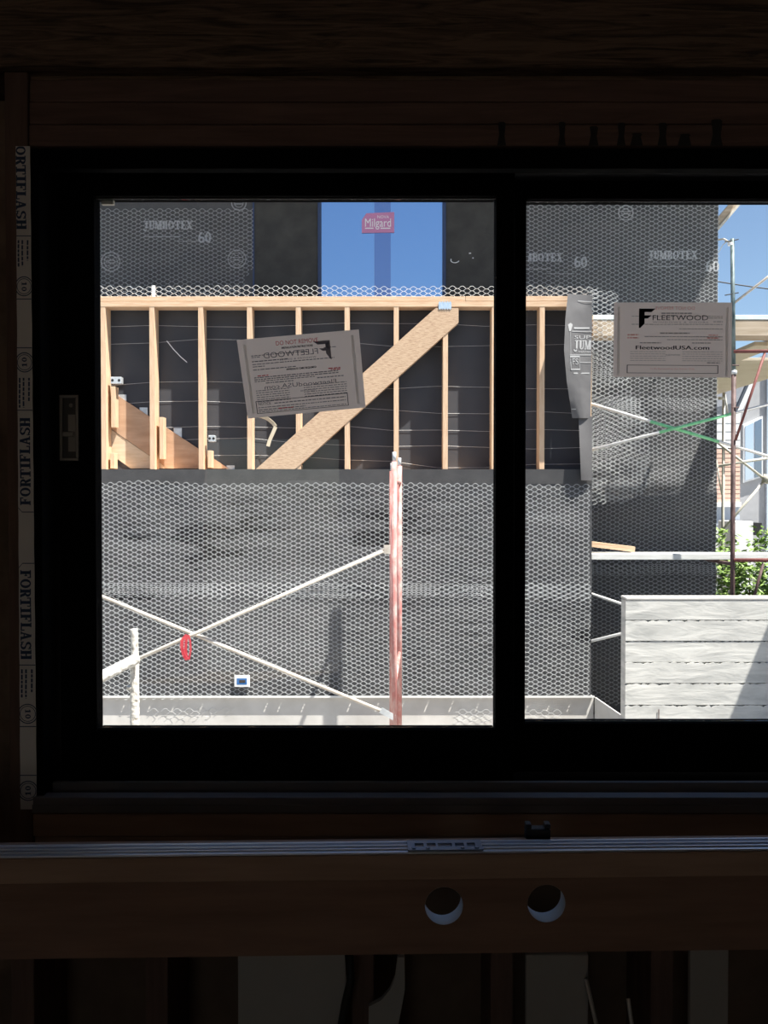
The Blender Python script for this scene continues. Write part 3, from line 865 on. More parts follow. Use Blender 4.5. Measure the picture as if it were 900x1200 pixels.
# =================================================================== HOUSE WING BEHIND THE STAIR
DB = 7.8
hw = empty('house_wing', (0, DB, 0), label='tall house wing wrapped in black building paper with a blue window', cat='building')
HX0, HX1 = -4.2, X(841, DB, 300)
HZ1 = 5.15
def by(x, z):
    y = DB - .006 - .009*wave(x, z, 21.5, 1.2, 2.6) - .003*wave(x*2.5, z*6, 3.1)
    if x > X(690, DB):
        v = (Z(530, DB)-z)/.70
        if 0 < v < 1: y -= math.sin(math.pi*v)*(.016*abs(math.sin(v*10+x*1.6+.9*wave(x*1.5, z*2, 5)))+.007*wave(x*3, z*5, 8))
    return y
wx0, wx1 = X(373, DB), X(522, DB)
wz0, wz1 = Z(356, DB), Z(190, DB)
# right-hand paper with relief (this side of the window), then flat panels round the window
px_r0 = X(581, DB)
MB().grid(lambda u, v: (px_r0+(HX1-px_r0)*u, by(px_r0+(HX1-px_r0)*u, .02+(HZ1-.02)*v), .02+(HZ1-.02)*v), 110, 190).build('building_paper', m_paper, hw, smooth=True)
px_l1 = X(298, DB)
MB().grid(lambda u, v: (HX0+(px_l1-HX0)*u, by(HX0+(px_l1-HX0)*u, 3.2+(HZ1-3.2)*v), 3.2+(HZ1-3.2)*v), 80, 50).build('building_paper', m_paper, hw, smooth=True)
m_oldpaper = M('smooth_felt', (.036,.036,.034), (.066,.064,.058), scale=6, rough=.85, bump=.06, lo=.3, hi=.7)
MB().box(px_l1, wx0, DB-.004, DB+.02, wz0-.3, HZ1).build('felt_panel', m_oldpaper, hw)
MB().box(wx1, px_r0, DB-.004, DB+.02, wz0-.3, HZ1).build('felt_panel', m_oldpaper, hw)
MB().box(wx0, wx1, DB-.004, DB+.02, wz1, HZ1).build('felt_panel', m_oldpaper, hw)
MB().box(px_l1-.008, px_l1+.008, DB-.012, DB-.0045, wz0-.3, HZ1, .002).build('trim_strip', m_vinyl, hw)
MB().box(HX0, wx0, DB+.021, DB+.12, 0, HZ1).build('wall_core', m_darkroom, hw)
MB().box(wx1, HX1, DB+.021, DB+.12, 0, HZ1).build('wall_core', m_darkroom, hw)
MB().box(wx0, wx1, DB+.021, DB+.12, 0, wz0).build('wall_core', m_darkroom, hw)
MB().box(wx0, wx1, DB+.03, DB+.12, wz1, HZ1).build('wall_core', m_darkroom, hw)
MB().box(HX1-.10, HX1, DB+.12, DB+6, 0, HZ1).build('side_wall', m_paper, hw)
# window
wnd = MB().box(wx0, wx0+.03, DB-.015, DB+.05, wz0, wz1)
wnd.box(wx1-.03, wx1, DB-.015, DB+.05, wz0, wz1); wnd.box(wx0+.03, wx1-.03, DB-.015, DB+.05, wz0, wz0+.04); wnd.box(wx0+.03, wx1-.03, DB-.015, DB+.05, wz1-.04, wz1)
wnd = wnd.build('window', m_vinyl, hw)
mx0, mx1 = X(438.5, DB), X(458, DB)
MB().box(wx0+.031, mx0, DB+.012, DB+.02, wz0+.041, wz1-.041).build('pane', m_sky_glass, wnd)
MB().box(mx1, wx1-.031, DB+.012, DB+.02, wz0+.041, wz1-.041).build('pane', m_sky_glass, wnd)
MB().box(mx0+.0005, mx1-.0005, DB+.008, DB+.022, wz0+.041, wz1-.041).build('meeting_stile', m_sky_glass_dim, wnd)
# pink maker's sticker on the glass
YS = DB+.004
def skf(s, t):
    p = P(424+38*s, 273-24.5*t, YS); return p
stk = MB().prism([(skf(0,0)[0], skf(0,0)[2]), (skf(1,.02)[0], skf(1,.02)[2]), (skf(1,1)[0], skf(1,1)[2]), (skf(.14,.94)[0], skf(.14,.94)[2]), (skf(0,.62)[0], skf(0,.62)[2])], YS, YS+.001).build('sticker', m_pinkstk, wnd)
ik = Ink(lambda s, t: (skf(s,t)[0], YS-.001, skf(s,t)[2]))
ik.font('Milgard', .10, .30, .80, .40, 0)
ik.font('NOVA', .48, .70, .36, .14, 0)
ik.rect(.10, .20, .36, .25); ik.rect(.58, .20, .88, .25)
ik.build('lettering', m_white, stk)
# printed paper: repeated product print
def house_print(px, py, sc=1.0, first=0, last=8):
    ik = Ink(lambda s, t: (P(px+s, py-t, DB)[0], by(P(px+s, py-t, DB)[0], P(px+s, py-t, DB)[2])-.0035, P(px+s, py-t, DB)[2]))
    q, w_ = slab('JUMBOTEX', .07)
    q = [[(a, b) for a, b in r] for r in q if max(a for a, b in r) <= last/8*w_ and min(a for a, b in r) >= first/8*w_]
    ik.quads(q, 0, 0, 58*sc/w_, 10*sc)
    return ik
for px, py, six, f0 in ((168, 269, (232, 285), 0), (601, 307, (672, 314), 2.3), (759, 304, (826, 319), 0)):
    ik = house_print(px, py, 1.0, f0)
    q, w_ = slab('60', .05)
    ik.quads(q, six[0]-px, py-six[1], 15.5/w_, 13)
    ik.rect(0, -9, 44, -8.2); ik.rect(40, -14.5, 72, -13.9)
    ik.build('lettering', m_print, hw)
def seal(cx, cy, r, ic=True):
    fn = lambda s, t: (P(cx+s, cy-t, DB)[0], by(P(cx+s, cy-t, DB)[0], P(cx+s, cy-t, DB)[2])-.0035, P(cx+s, cy-t, DB)[2])
    ik = Ink(fn)
    ik.ring(0, 0, r-1.0, r); ik.ring(0, 0, r-4.2, r-3.6)
    ik.rect(-r*.5, -1.6, r*.5, -.8); ik.rect(-r*.45, 1.2, r*.45, 2.0)
    ik.build('seal_print', m_print, hw)
seal(130, 307, 11.5); seal(278, 304, 11); seal(733, 250, 9); seal(280, 238, 9)
ck = Ink(lambda s_, t_: (P(s_, t_, DB)[0], DB-.0055, P(s_, t_, DB)[2]))
ck.quads(ring(533, 304.5, 5.5, 4, 4.6, 3.2, 20, 170, 10), 0, 0, 1, 1); ck.rect(528, 303.5, 529, 305.5); ck.rect(549.5, 296.5, 552, 297.5); ck.rect(553.5, 302, 555, 303)
ck.build('chalk_mark', m_white, hw)
# netting on the wing: left of the window and on the tall right part
kz = Z(335, DB)
netting('wire_netting', m_wire, hw, HX0+1.5, X(299, DB)-.02, Z(352, DB), Z(243.5, DB), lambda x, z: by(x, z)-.010, seed=11, slope=-.004,
        keep=lambda x, z: x < X(297, DB)-max(0, (Z(306, DB)-z))*.45)
netting('wire_netting', m_wire, hw, X(606, DB), HX1-.004, Z(480, DB), HZ1-.1, lambda x, z: by(x, z)-.010, seed=12)
netting('wire_netting', m_wire, hw, X(672, DB), HX1-.006, Z(672, DB), Z(465, DB), lambda x, z: by(x, z)-.013, seed=13, warp=.02)
netting('wire_netting', m_wire, hw, X(672, DB), HX1-.004, .12, Z(660, DB), lambda x, z: by(x, z)-.011, seed=14)
# sheet of netting hanging loose over the corner
def loose_keep(x, z):
    px = 450+x/7.05*1000; py = 583-(z-ZC)/7.05*1000
    e = [(338, 722), (400, 735), (440, 742), (457, 747), (479, 765), (545, 772), (583, 764), (590, 740)]
    if py < e[0][0] or py > e[-1][0] or px < 694: return False
    for (a, xa), (b, xb) in zip(e, e[1:]):
        if a <= py <= b: return px < xa+(xb-xa)*(py-a)/(b-a)
    return False
def loose_y(x, z):
    py = 583-(z-ZC)/7.05*1000
    k = min(1, max(0, (py-400)/70))
    return 7.13 + .20*k + .04*wave(x*2.2, z*2.0, 31)*(.3+k)
ln = netting('loose_netting', m_wire, hw, X(690, 7.05), X(776, 7.05), Z(592, 7.05), Z(338, 7.05), loose_y, seed=17, keep=loose_keep, warp=.03, r=.0015)
tag(ln, label='sheet of netting hanging loose off the wall')
# eave and knee timber
MB().box(HX0, HX1+.35, DB-.36, DB+1.2, HZ1, HZ1+.05).build('soffit', m_deckwood, hw)
MB().box(HX0, HX1+.35, DB-.40, DB-.361, HZ1-.04, HZ1+.16, .004).build('fascia', m_deckwood, hw)
rp = empty
MB().hexa([(HX0, DB-.42, HZ1+.165), (HX1+.37, DB-.42, HZ1+.165), (HX1+.37, DB+5, HZ1+1.6), (HX0, DB+5, HZ1+1.6),
           (HX0, DB-.42, HZ1+.195), (HX1+.37, DB-.42, HZ1+.195), (HX1+.37, DB+5, HZ1+1.63), (HX0, DB+5, HZ1+1.63)]).build('roof', m_roofdark, hw)
MB().bar(P(836, 268, DB+.06), P(872, 226, DB+.06), .075, .05).build('knee_timber', m_deckwood, hw)
MB().bar(P(841.5, 268.5, DB+.03), P(876, 228, DB+.03), .02, .02).build('knee_edge', m_tan, hw)

# =================================================================== CONCRETE WALL AND KERB, RIGHT
DC = 6.2
TC = .135
bc = empty('concrete_wall', (X(733, DC), DC, 0), label='low board-formed concrete wall with pale plank courses', cat='wall')
cx0 = X(733, DC, 770); cx1 = 5.4
cy = [703.5, 726.5, 751, 776, 800.5, 826, 851, 876]
MB().box(cx0+.004, cx1, DC+.022, DC+TC, -.05, Z(704, DC)).build('core', m_board_conc, bc)
random.seed(11)
for i in range(len(cy)-1):
    z1, z0 = Z(cy[i], DC)-(.005 if i else 0), Z(cy[i+1], DC)+.001
    n = 220
    top = [(cx0+(cx1-cx0)*k/n, z1-(0 if i == 0 else -.004+.016*max(0, .25+noise.noise(Vector((k*.55, i*9.1, 0)))+.6*noise.noise(Vector((k*1.9, i*5.1, 3)))))) for k in range(n+1)]
    yy = DC + .005*random.uniform(-1, 1)
    mb = MB()
    vs = []
    for (x, z) in top: vs += [(x, yy, z0), (x, yy, z), (x, DC+.0219, z), (x, DC+.0219, z0)]
    fs = []
    for k in range(n):
        a = 4*k; b = a+4
        fs += [(a, b, b+1, a+1), (a+1, b+1, b+2, a+2), (a+3, a, b, b+3)[::-1]]
    fs += [(0, 1, 2, 3), (4*n+3, 4*n+2, 4*n+1, 4*n)]
    mb.add(vs, fs)
    mb.build('board_course', m_board_conc, bc)
MB().box(cx0, cx1, DC-.004, DC+TC+.004, Z(703.3, DC), Z(700.5, DC)+.002, .006).build('wall_top', m_conc, bc)
MB().box(X(772.6, DC), X(773.6, DC), DC-.007, DC-.0045, 0, Z(831, DC)).build('form_tie', m_purple, bc)
k1, k2 = P(697.3, 817.3, DF), P(727.3, 837.3, 6.57)
kd = (k2[0]-k1[0])/(k2[1]-k1[1])
yk1, yk0 = DF+.008, DC+TC+.02
xk = lambda y: k1[0]+(y-k1[1])*kd
kb = MB().hexa([(xk(yk0), yk0, 0), (xk(yk0)+.012, yk0, 0), (xk(yk0)+.012, yk0, k1[2]), (xk(yk0), yk0, k1[2]),
                (xk(yk1), yk1, 0), (xk(yk1)+.012, yk1, 0), (xk(yk1)+.012, yk1, k1[2]), (xk(yk1), yk1, k1[2])])
tag(kb.build('concrete_kerb', m_conc, loc=(xk(yk0), yk0, 0)), 'concrete kerb running from the stair wall corner to the board-formed wall', 'kerb')

# =================================================================== SCAFFOLD IN FRONT OF THE STAIR WALL
DA, DR = 5.74, 6.835
sf = empty('scaffold', (X(462, DA), DA, 0), label='worn red scaffold frame with crossed pale braces before the netted wall', cat='scaffold')
xa = X(462, DA); xb = X(468, DR); xb2 = X(462.5, DR)
zt = Z(541, DA)
def leg(x, y, zt_, r, m=m_redpost):
    o = MB().tube([(x, y, 0.0), (x, y, zt_)], r, 14).build('leg', m, sf, smooth=True)
    MB().tube([(x, y, zt_), (x, y, zt_+.065)], r*.72, 12).build('coupling_pin', m_galv, o, smooth=True)
    return o
leg(xa, DA, zt, .0185); leg(xb, DR, Z(546, DR), .021); leg(xb2-.02, DR+.01, Z(552, DR), .021)
for py in (563, 800):
    z_ = Z(py, DA)
    MB().tube([(xa, DA, z_), (xb, DR, z_)], .017, 10).build('ledger', m_redpost, sf, smooth=True)
def brace(p, q, r, parent, mat=m_brace, clip=True):
    return MB().tube([p, q], r, 10).build('cross_brace', mat, parent, smooth=True)
YB = DA-.03
brace(P(456, 642.5, YB), P(-20, 852, YB), .0128, sf)
brace(P(459, 838, YB+.03), P(-20, 642, YB+.03), .0128, sf)
p = P(453.5, 643.8, YB)
MB().box(p[0]-.022, p[0]+.022, YB-.017, YB-.013, p[2]-.03, p[2]+.03, .003).build('brace_lug', m_brace, sf)
p = P(455, 832, YB+.03)
MB().bar(P(446, 832, YB+.015), P(462, 841, YB+.015), .040, .004).build('brace_lug', m_galv, sf)
# far legs of the same bay, off to the left (out of sight from the room)
xo = X(-22, DA)
leg(xo, DA, zt, .0185); leg(xo, DR, zt, .021)
# red ribbon tied where the braces cross
rb = MB()
cxr = P(216, 747, YB-.02)
def rib(pts, w_):
    pts = [Vector(P(a, b, YB-.025-.004*i)) for i, (a, b) in enumerate(pts)]
    for i in range(len(pts)-1):
        rb.bar(pts[i], pts[i+1], w_, .002, up=(0,1,0.0))
rib([(219, 744), (213.5, 750), (213, 758), (215.5, 768), (219, 773)], .022)
rib([(220, 744), (218, 752), (217.5, 762), (219.5, 773.5)], .018)
rib([(221, 744), (223, 752), (223.5, 762), (221.5, 773)], .012)
tag(rb.build('ribbon', m_ribbon, loc=cxr), 'red ribbon tied where the two pale braces cross', 'ribbon')

# the near mortar-caked post at the left
DN = 4.4
npst = empty('scaffold_post', (X(157, DN), DN, 0), label='near scaffold post caked in pale mortar with a sloping rail', cat='scaffold')
def mort(pts, r, sd, n=26, m=None):
    p0, p1 = Vector(pts[0]), Vector(pts[1])
    m = m or max(20, int((p1-p0).length/.008))
    d = (p1-p0).normalized()
    ref = Vector((0,0,1)) if abs(d.z) < .9 else Vector((0,1,0))
    a_ = d.cross(ref).normalized(); c_ = d.cross(a_)
    mb = MB()
    for i in range(m+1):
        q = p0.lerp(p1, i/m)
        for k in range(n):
            t = 2*math.pi*k/n
            o_ = a_*math.cos(t)+c_*math.sin(t)
            w_ = q*60+o_*1.6+Vector((sd, 0, 0))
            rr = r*(1+.11*noise.noise(w_)+.10*noise.noise(w_*2.3))
            mb.v.append(tuple(q+o_*rr))
    for i in range(m):
        for k in range(n):
            k2 = (k+1) % n
            mb.f.append((i*n+k, i*n+k2, (i+1)*n+k2, (i+1)*n+k))
    mb.f.append(tuple(range(n-1, -1, -1))); mb.f.append(tuple(m*n+k for k in range(n)))
    return mb
mort([(X(157.5, DN), DN, 0), (X(157.5, DN, 800), DN, Z(770, DN))], .0235, 3).build('post', m_mortar, npst, smooth=True)
mort([(X(157.3, DN), DN, Z(770, DN)), (X(157.0, DN, 750), DN, Z(737, DN))], .0190, 5).build('coupling_pin', m_mortar, npst, smooth=True)
mort([P(160, 772, DN-.035), P(60, 823, DN-.45)], .027, 7).build('sloping_rail', m_mortar, npst, smooth=True)
p = P(151, 806.5, DN-.02)
MB().tube([(p[0]-.012, DN-.01, p[2]), (p[0]+.02, DN-.01, p[2])], .012, 8).build('lock_pin', m_mortar, npst, smooth=True)

# =================================================================== SCAFFOLD RIGHT, BEFORE THE HOUSE WING
DPL = 6.95
rs = empty('scaffold', (X(857, DPL), DPL, 0), label='tall teal and oxide-red scaffold post with green crossed braces at the right', cat='scaffold')
xp = X(857.5, DPL)
zj = Z(437, DPL)
MB().tube([(X(859.3, DPL), DPL, .02), (X(858.8, DPL), DPL, zj)], .0185, 14).build('post', m_purple, rs, smooth=True)
MB().tube([(X(858.8, DPL), DPL, zj), (X(856, DPL), DPL, Z(280, DPL))], .0165, 14).build('post', m_teal, rs, smooth=True)
MB().tube([(X(858.8, DPL), DPL, zj-.012), (X(858.8, DPL), DPL, zj+.018)], .026, 14).build('collar', m_galv, rs, smooth=True)
MB().tube([P(855.5, 284.5, DPL), P(856, 287.5, DPL)], .021, 12).build('tape_band', m_white, rs)
for py, l in ((282, 9), (344.5, 9)):
    MB().tube([P(856.5-7, py+1.5, DPL-.01), P(856.5+l, py-1.5, DPL-.01)], .0045, 8).build('lock_pin', m_cable, rs)
for py in (428, 477.5):
    MB().tube([P(858, py, DPL-.02), P(866, py, DPL-.02)], .005, 8).build('lock_pin', m_purple, rs)
# tie wire from the post head to the wall
MB().tube([P(855, 284, DPL), P(848, 280, 7.2), P(842, 281, 7.6)], .008, 6).build('tie_wire', m_tan, rs)
MB().tube([P(853, 282, DPL), P(847, 287, 7.2), P(842, 296, 7.6)], .003, 6).build('tie_wire', m_tan, rs)
DG = 7.2
def tri_brace(p, q, t0, t1):
    p, q = Vector(p), Vector(q)
    o = brace(p, q, .0125, rs, m_brace_pale)
    MB().tube([p.lerp(q, t0), p.lerp(q, t1)], .0132, 10).build('green_sleeve', m_green, o, smooth=True)
tri_brace(P(692, 473, DG), P(960, 552.5, DG), .26, .56)
tri_brace(P(692, 527.5, DG-.03), P(960, 458.5, DG-.03), .30, .62)
brace(P(690, 695, DG), P(900, 764, DG), .0125, rs, m_brace_pale); brace(P(690, 752, DG-.03), P(900, 700, DG-.03), .0125, rs, m_brace_pale)
# side bracket with strut
MB().tube([P(860, 412, DPL-.02), P(985, 410.5, DPL-.02)], .014, 10).build('bracket_arm', m_oxide, rs, smooth=True)
MB().tube([P(896.5, 413, DPL-.02), P(862, 516, DPL-.02)], .011, 10).build('bracket_strut', m_oxide, rs, smooth=True)
MB().tube([P(860, 656.5, DPL-.02), P(985, 656.5, DPL-.02)], .016, 10).build('bracket_arm', m_oxide, rs, smooth=True)
MB().tube([P(894.5, 660, DPL-.02), P(880, 712, DPL-.02)], .012, 10).build('bracket_strut', m_purple, rs, smooth=True)
brace(P(861, 354.5, DPL), P(960, 278, DPL+.1), .0105, rs)
# out-of-frame post of the same bay that carries the decks
xe = X(1010, DPL)
MB().tube([(xe, DPL, .02), (xe, DPL, Z(280, DPL))], .0185, 12).build('post', m_purple, rs, smooth=True)
for xx, lab in ((xp, 0), (xe, 1)):
    for py in (394.5, ):
        MB().tube([(xx, DPL-.0, Z(py, DPL)-.017), (xx, 7.55, Z(py, DPL)-.017)], .016, 10).build('ledger', m_purple, rs, smooth=True)
        MB().tube([(xx, DPL, Z(656, 7.17)-.018), (xx, 7.55, Z(656, 7.17)-.018)], .016, 10).build('ledger', m_purple, rs, smooth=True)
# upper deck: aluminium-edged plank and timber behind
DU0 = 7.19
zu1, zu0 = Z(369, DU0), Z(393.5, DU0)
ud = empty('deck_plank', (X(880, DU0), DU0, zu0), label='upper scaffold deck with aluminium edge high on the right', cat='plank')
ux0, ux1 = X(694, DU0), 5.6
MB().box(ux0, ux1, DU0, DU0+.24, Z(374.5, DU0), zu1, .003).build('deck_top', m_alu, ud)
MB().box(ux0, ux1, DU0+.004, DU0+.235, zu0, Z(375, DU0)-.0005, .003).build('deck_rail', m_deckwood, ud)
DU1 = 6.975
ud2 = empty('deck_plank', (2.6, DU1, Z(393.5, DU1)), label='outer plank of the upper scaffold deck, right of the level notice', cat='plank')
MB().box(2.55, ux1, DU1, DU1+.205, Z(374.5, DU1), Z(369, DU1), .003).build('deck_top', m_alu, ud2)
MB().box(2.55, ux1, DU1+.004, DU1+.20, Z(393.5, DU1), Z(375, DU1)-.0005, .003).build('deck_rail', m_deckwood, ud2)
# the deck goes on round the corner of the wing
rz = zu0-.002
rdk = empty('return_deck', (3.6, 8.5, rz-.03), label='plywood deck running back round the house corner beside the post', cat='deck')
MB().box(3.22, 3.45, DU0+.25, 11.4, rz-.035, rz, .003).build('plank', m_soffit, rdk)
MB().box(3.46, 4.30, 8.3, 11.4, rz-.03, rz, .003).build('plywood_sheet', m_soffit, rdk)
# lower plank, outside the post
DL = 7.17
zl1 = Z(649, DL)
tag(MB().box(X(690, DL), 5.2, DL, DL+.24, Z(656, DL), zl1, .004).build('deck_plank', m_plank, loc=(X(690, DL), DL, Z(656, DL))), 'lower weathered scaffold plank above the concrete wall', 'plank')
sb = MB()
q0, q1 = P(680, 636.0, DL+.12), P(742.5, 643.6, DL+.10)
sb.bar((q0[0], q0[1], q0[2]), (q1[0], q1[1], q1[2]), .045, .10, up=(0,1,0))
tag(sb.build('timber_offcut', m_fir_x, loc=q1), 'short bare timber offcut lying on the lower scaffold plank', 'timber')

# =================================================================== BEYOND: tan scaffold, houses, shrub, lines
DT = 10.6
ts = empty('scaffold', (X(847, DT), DT, 0), label='thin tan scaffold with crossing braces behind the tall post', cat='scaffold')
MB().tube([(X(847, DT), DT, 0), (X(847.5, DT), DT, Z(460, DT))], .019, 10).build('post', m_tan, ts, smooth=True)
MB().tube([P(849.5, 462, DT+.9), P(853, 486, DT+.9)], .012, 8).build('post_stub', m_tan, ts, smooth=True)
for a, b in (((839, 517), (898, 563)), ((898, 561), (842, 627)), ((838, 532), (846, 580)), ((842, 546), (905, 536)), ((838, 466), (850, 466)), ((898, 562), (960, 520)), ((842, 467), (849, 467))):
    MB().tube([P(*a, DT-.03), P(*b, DT-.03)], .0165 if a[0] > 841 or a[1] == 517 else .010, 8).build('brace', m_tan, ts, smooth=True)
MB().tube([(X(903, DT), DT, 0), (X(903, DT), DT, Z(448, DT))], .022, 10).build('post', m_tan, ts, smooth=True)
MB().tube([P(897, 566, DT-.04), P(900, 557, DT-.04)], .055, 8).build('coupler', m_tan, ts, smooth=True)

DH = 14.0
gh = empty('grey_house', (X(900, DH), DH, 0), label='grey stucco house with a tall window behind the scaffold', cat='house')
gx0 = X(866, DH); gx1 = gx0+6
zE = Z(470, DH)
MB().prism([(gx0, 0), (gx1, 0), (gx1, Z(300, DH)), (X(905, DH), Z(412, DH)), (gx0, zE)], DH, DH+6).build('wall', m_greywall, gh)
MB().box(X(896.5, DH), X(899.3, DH), DH-.06, DH-.01, 0, Z(430, DH), .005).build('corner_board', m_bluegrey, gh)
a, b = P(869.5, 563.5, DH), P(893, 488.5, DH)
gw = MB()
fw = .05
gw.prism([pz(869.5, 498, DH), pz(892, 488, DH), pz(892, 559, DH), pz(869.5, 566, DH)], DH-.06, DH-.001)
gw = gw.build('window', m_whitewall, gh)
MB().prism([pz(871.3, 500, DH), pz(881, 495.5, DH), pz(881, 560.5, DH), pz(871.3, 563.5, DH)], DH-.07, DH-.061).build('pane', mirror_mat('pale_blind_glass', (.7,.8,1), .35, (.42,.5,.62)), gw)
MB().prism([pz(882.3, 495, DH), pz(890.5, 491, DH), pz(890.5, 557.5, DH), pz(882.3, 560, DH)], DH-.07, DH-.061).build('pane', mirror_mat('dark_glass', (.6,.7,.9), .25, (.10,.13,.18)), gw)
# roof: rake and deep beige soffit
MB().bar(P(853, 502, DH-.3), P(883, 433, DH-.3), .035, .06).build('rake_board', m_roofdark, gh)
MB().bar(P(857, 502, DH-.25), P(888, 433, DH-.25), .07, .06).build('rake_trim', m_whitewall, gh)
MB().box(X(870, DH), X(882, DH), DH-.35, DH-.002, Z(612, DH), Z(626, DH)-.0).build('vent_hood', m_darkroom, gh)

DW = 12.5
wh = empty('clapboard_house', (X(850, DW), DW, 0), label='distant house with white, salmon and blue-grey siding bands', cat='house')
wx_0, wx_1 = X(790, DW), X(867, DW)
def band(y0, y1, n, m):
    za, zb = Z(y1, DW), Z(y0, DW)
    h_ = (zb-za)/n
    proto = None
    for i in range(n):
        zz = za+i*h_
        if proto is None:
            proto = MB().hexa([(wx_0, DW-.005, zz), (wx_1, DW-.005, zz), (wx_1, DW, zz+h_), (wx_0, DW, zz+h_), (wx_0, DW+.1, zz), (wx_1, DW+.1, zz), (wx_1, DW+.1, zz+h_), (wx_0, DW+.1, zz+h_)]).build('clapboard', m, wh)
        else: like(proto, dz=i*h_)
band(486, 525, 4, m_whitewall); band(526, 588.5, 12, m_salmon); band(594, 616, 3, m_bluegrey); band(616.5, 660, 5, m_whitewall)
MB().box(wx_0, wx_1, DW-.06, DW+.1, Z(594, DW), Z(588.5, DW)).build('belt_course', m_whitewall, wh)
MB().box(wx_0, wx_1, DW, DW+1, 0, Z(660, DW)).build('wall', m_whitewall, wh)
MB().box(wx_0, wx_1, DW+.1, DW+1, Z(660, DW), Z(486, DW)).build('wall_core', m_whitewall, wh)
# low white shed wall behind the shrub
DSH = 11.8
shd = MB().box(X(858, DSH), X(883, DSH), DSH, DSH+.5, 0, Z(611, DSH), .01)
tag(shd.build('utility_cabinet', m_whitewall, loc=(X(858, DSH), DSH, 0)), 'white cabinet against the grey house above the shrub', 'cabinet')

# shrub
random.seed(21)
DSB = 9.4
shb = empty('shrub', (X(880, DSB), DSB, 0), label='sunlit leafy green shrub behind the concrete wall', cat='shrub')
lf = MB()
def leaf(c, l, wd):
    d = Vector((random.uniform(-1,1), random.uniform(-1,1), random.uniform(-.7,.5))).normalized()
    s = d.cross(Vector((random.uniform(-.4,.4), random.uniform(-.4,.4), 1))).normalized()
    n_ = s.cross(d)
    c = Vector(c)
    lf.add([c, c+d*l*.45+s*wd-n_*.004, c+d*l, c+d*l*.45-s*wd-n_*.004, c+d*l*.5+n_*.006], [(0,1,4),(1,2,4),(2,3,4),(3,0,4)])
blobs = []
for k in range(60):
    px = random.uniform(834, 960); top = 628+10*noise.noise(Vector((px*.06, 0, 0)))+random.uniform(0, 14)
    blobs.append((px, random.uniform(top, 735), DSB+random.uniform(-.55, .6)))
for bx_, by_, bd in blobs:
    c = Vector(P(bx_, by_, bd))
    for k in range(70):
        v = Vector((random.gauss(0,1), random.gauss(0,1), random.gauss(0,1))).normalized()*random.uniform(.06, .22)
        leaf(c+v, random.uniform(.05, .10), random.uniform(.016, .030))
lfo = lf.build('foliage', m_leaf, shb)
lfo['kind'] = 'stuff'
for k in range(9):
    px = 838+k*14
    q = P(px, 690, DSB)
    MB().tube([(q[0], DSB, 0), (q[0]+.04*math.sin(k), DSB+.05, .6), (q[0]+.1*math.sin(k*2), DSB-.03, q[2]+.2)], [.014, .011, .006], 6).build('stem', m_stem, shb)
# utility lines against the sky
for i, (a, b, lab) in enumerate((((835, 329), (960, 344), 'highest black utility line crossing the sky behind the scaffold post'),
                                 ((850, 391), (960, 407), 'lower black utility line under the upper scaffold deck'))):
    q0, q1 = Vector(P(*a, 30)), Vector(P(*b, 30))
    pts = [q0.lerp(q1, t/8)+Vector((0, 0, -.05*math.sin(math.pi*t/8))) for t in range(9)]
    pts = [q0+Vector((-6, 0, 1.2))]+pts+[q1+Vector((6, 0, -.6))]
    tag(MB().tube(pts, .022, 6).build('utility_line', m_cable, loc=q0), lab, 'cable')
# unseen canopy added outside the frame to throw slanting shade over the concrete wall
p = P(900, 748, DC-.004)
t_ = 2.0/(-SUN.z)
e = Vector(p) - SUN*t_                       # a point of the canopy edge that shades that spot
rw = empty('shade_canopy', (e.x+.6, 5.0, 0), label='unseen flat timber canopy added to shade the concrete wall', cat='canopy')
MB().box(e.x, e.x+2.4, 3.2, DC-.10, e.z, e.z+.10, .004).build('canopy_deck', m_deckwood, rw)
for yy in (3.3, DC-.35):
    MB().box(e.x+2.2, e.x+2.3, yy, yy+.1, 0, e.z).build('canopy_post', m_fir_z, rw)

# =================================================================== NOTICES ON THE GLASS
def notice(corners, depth, name, label, draw):
    tl, tr, br, bl = [Vector(P(*c, depth)) for c in corners]
    def fn(s, t, lift=0.0):       # s right, t up, both 0..1
        p = (bl*(1-s)+br*s)*(1-t) + (tl*(1-s)+tr*s)*t
        return (p.x, p.y-lift-.0006*math.sin(3.1*s), p.z)
    root = empty(name, tuple((bl+br)/2), label, 'notice', 'printed notices taped to the window glass')
    MB().grid(lambda u, v: fn(u, v), 8, 4).build('sheet', m_notice, root, smooth=True)
    def I(l): return Ink(lambda s, t: fn(s, t, l))
    draw(root, I)
    return root

def text_rows(ik, rows, seed):
    random.seed(seed)
    for (s0, s1, t, h_) in rows:
        s = s0
        while s < s1:
            l = random.uniform(.012, .040)
            ik.rect(s, t, min(s1, s+l), t+h_); s += l+.006

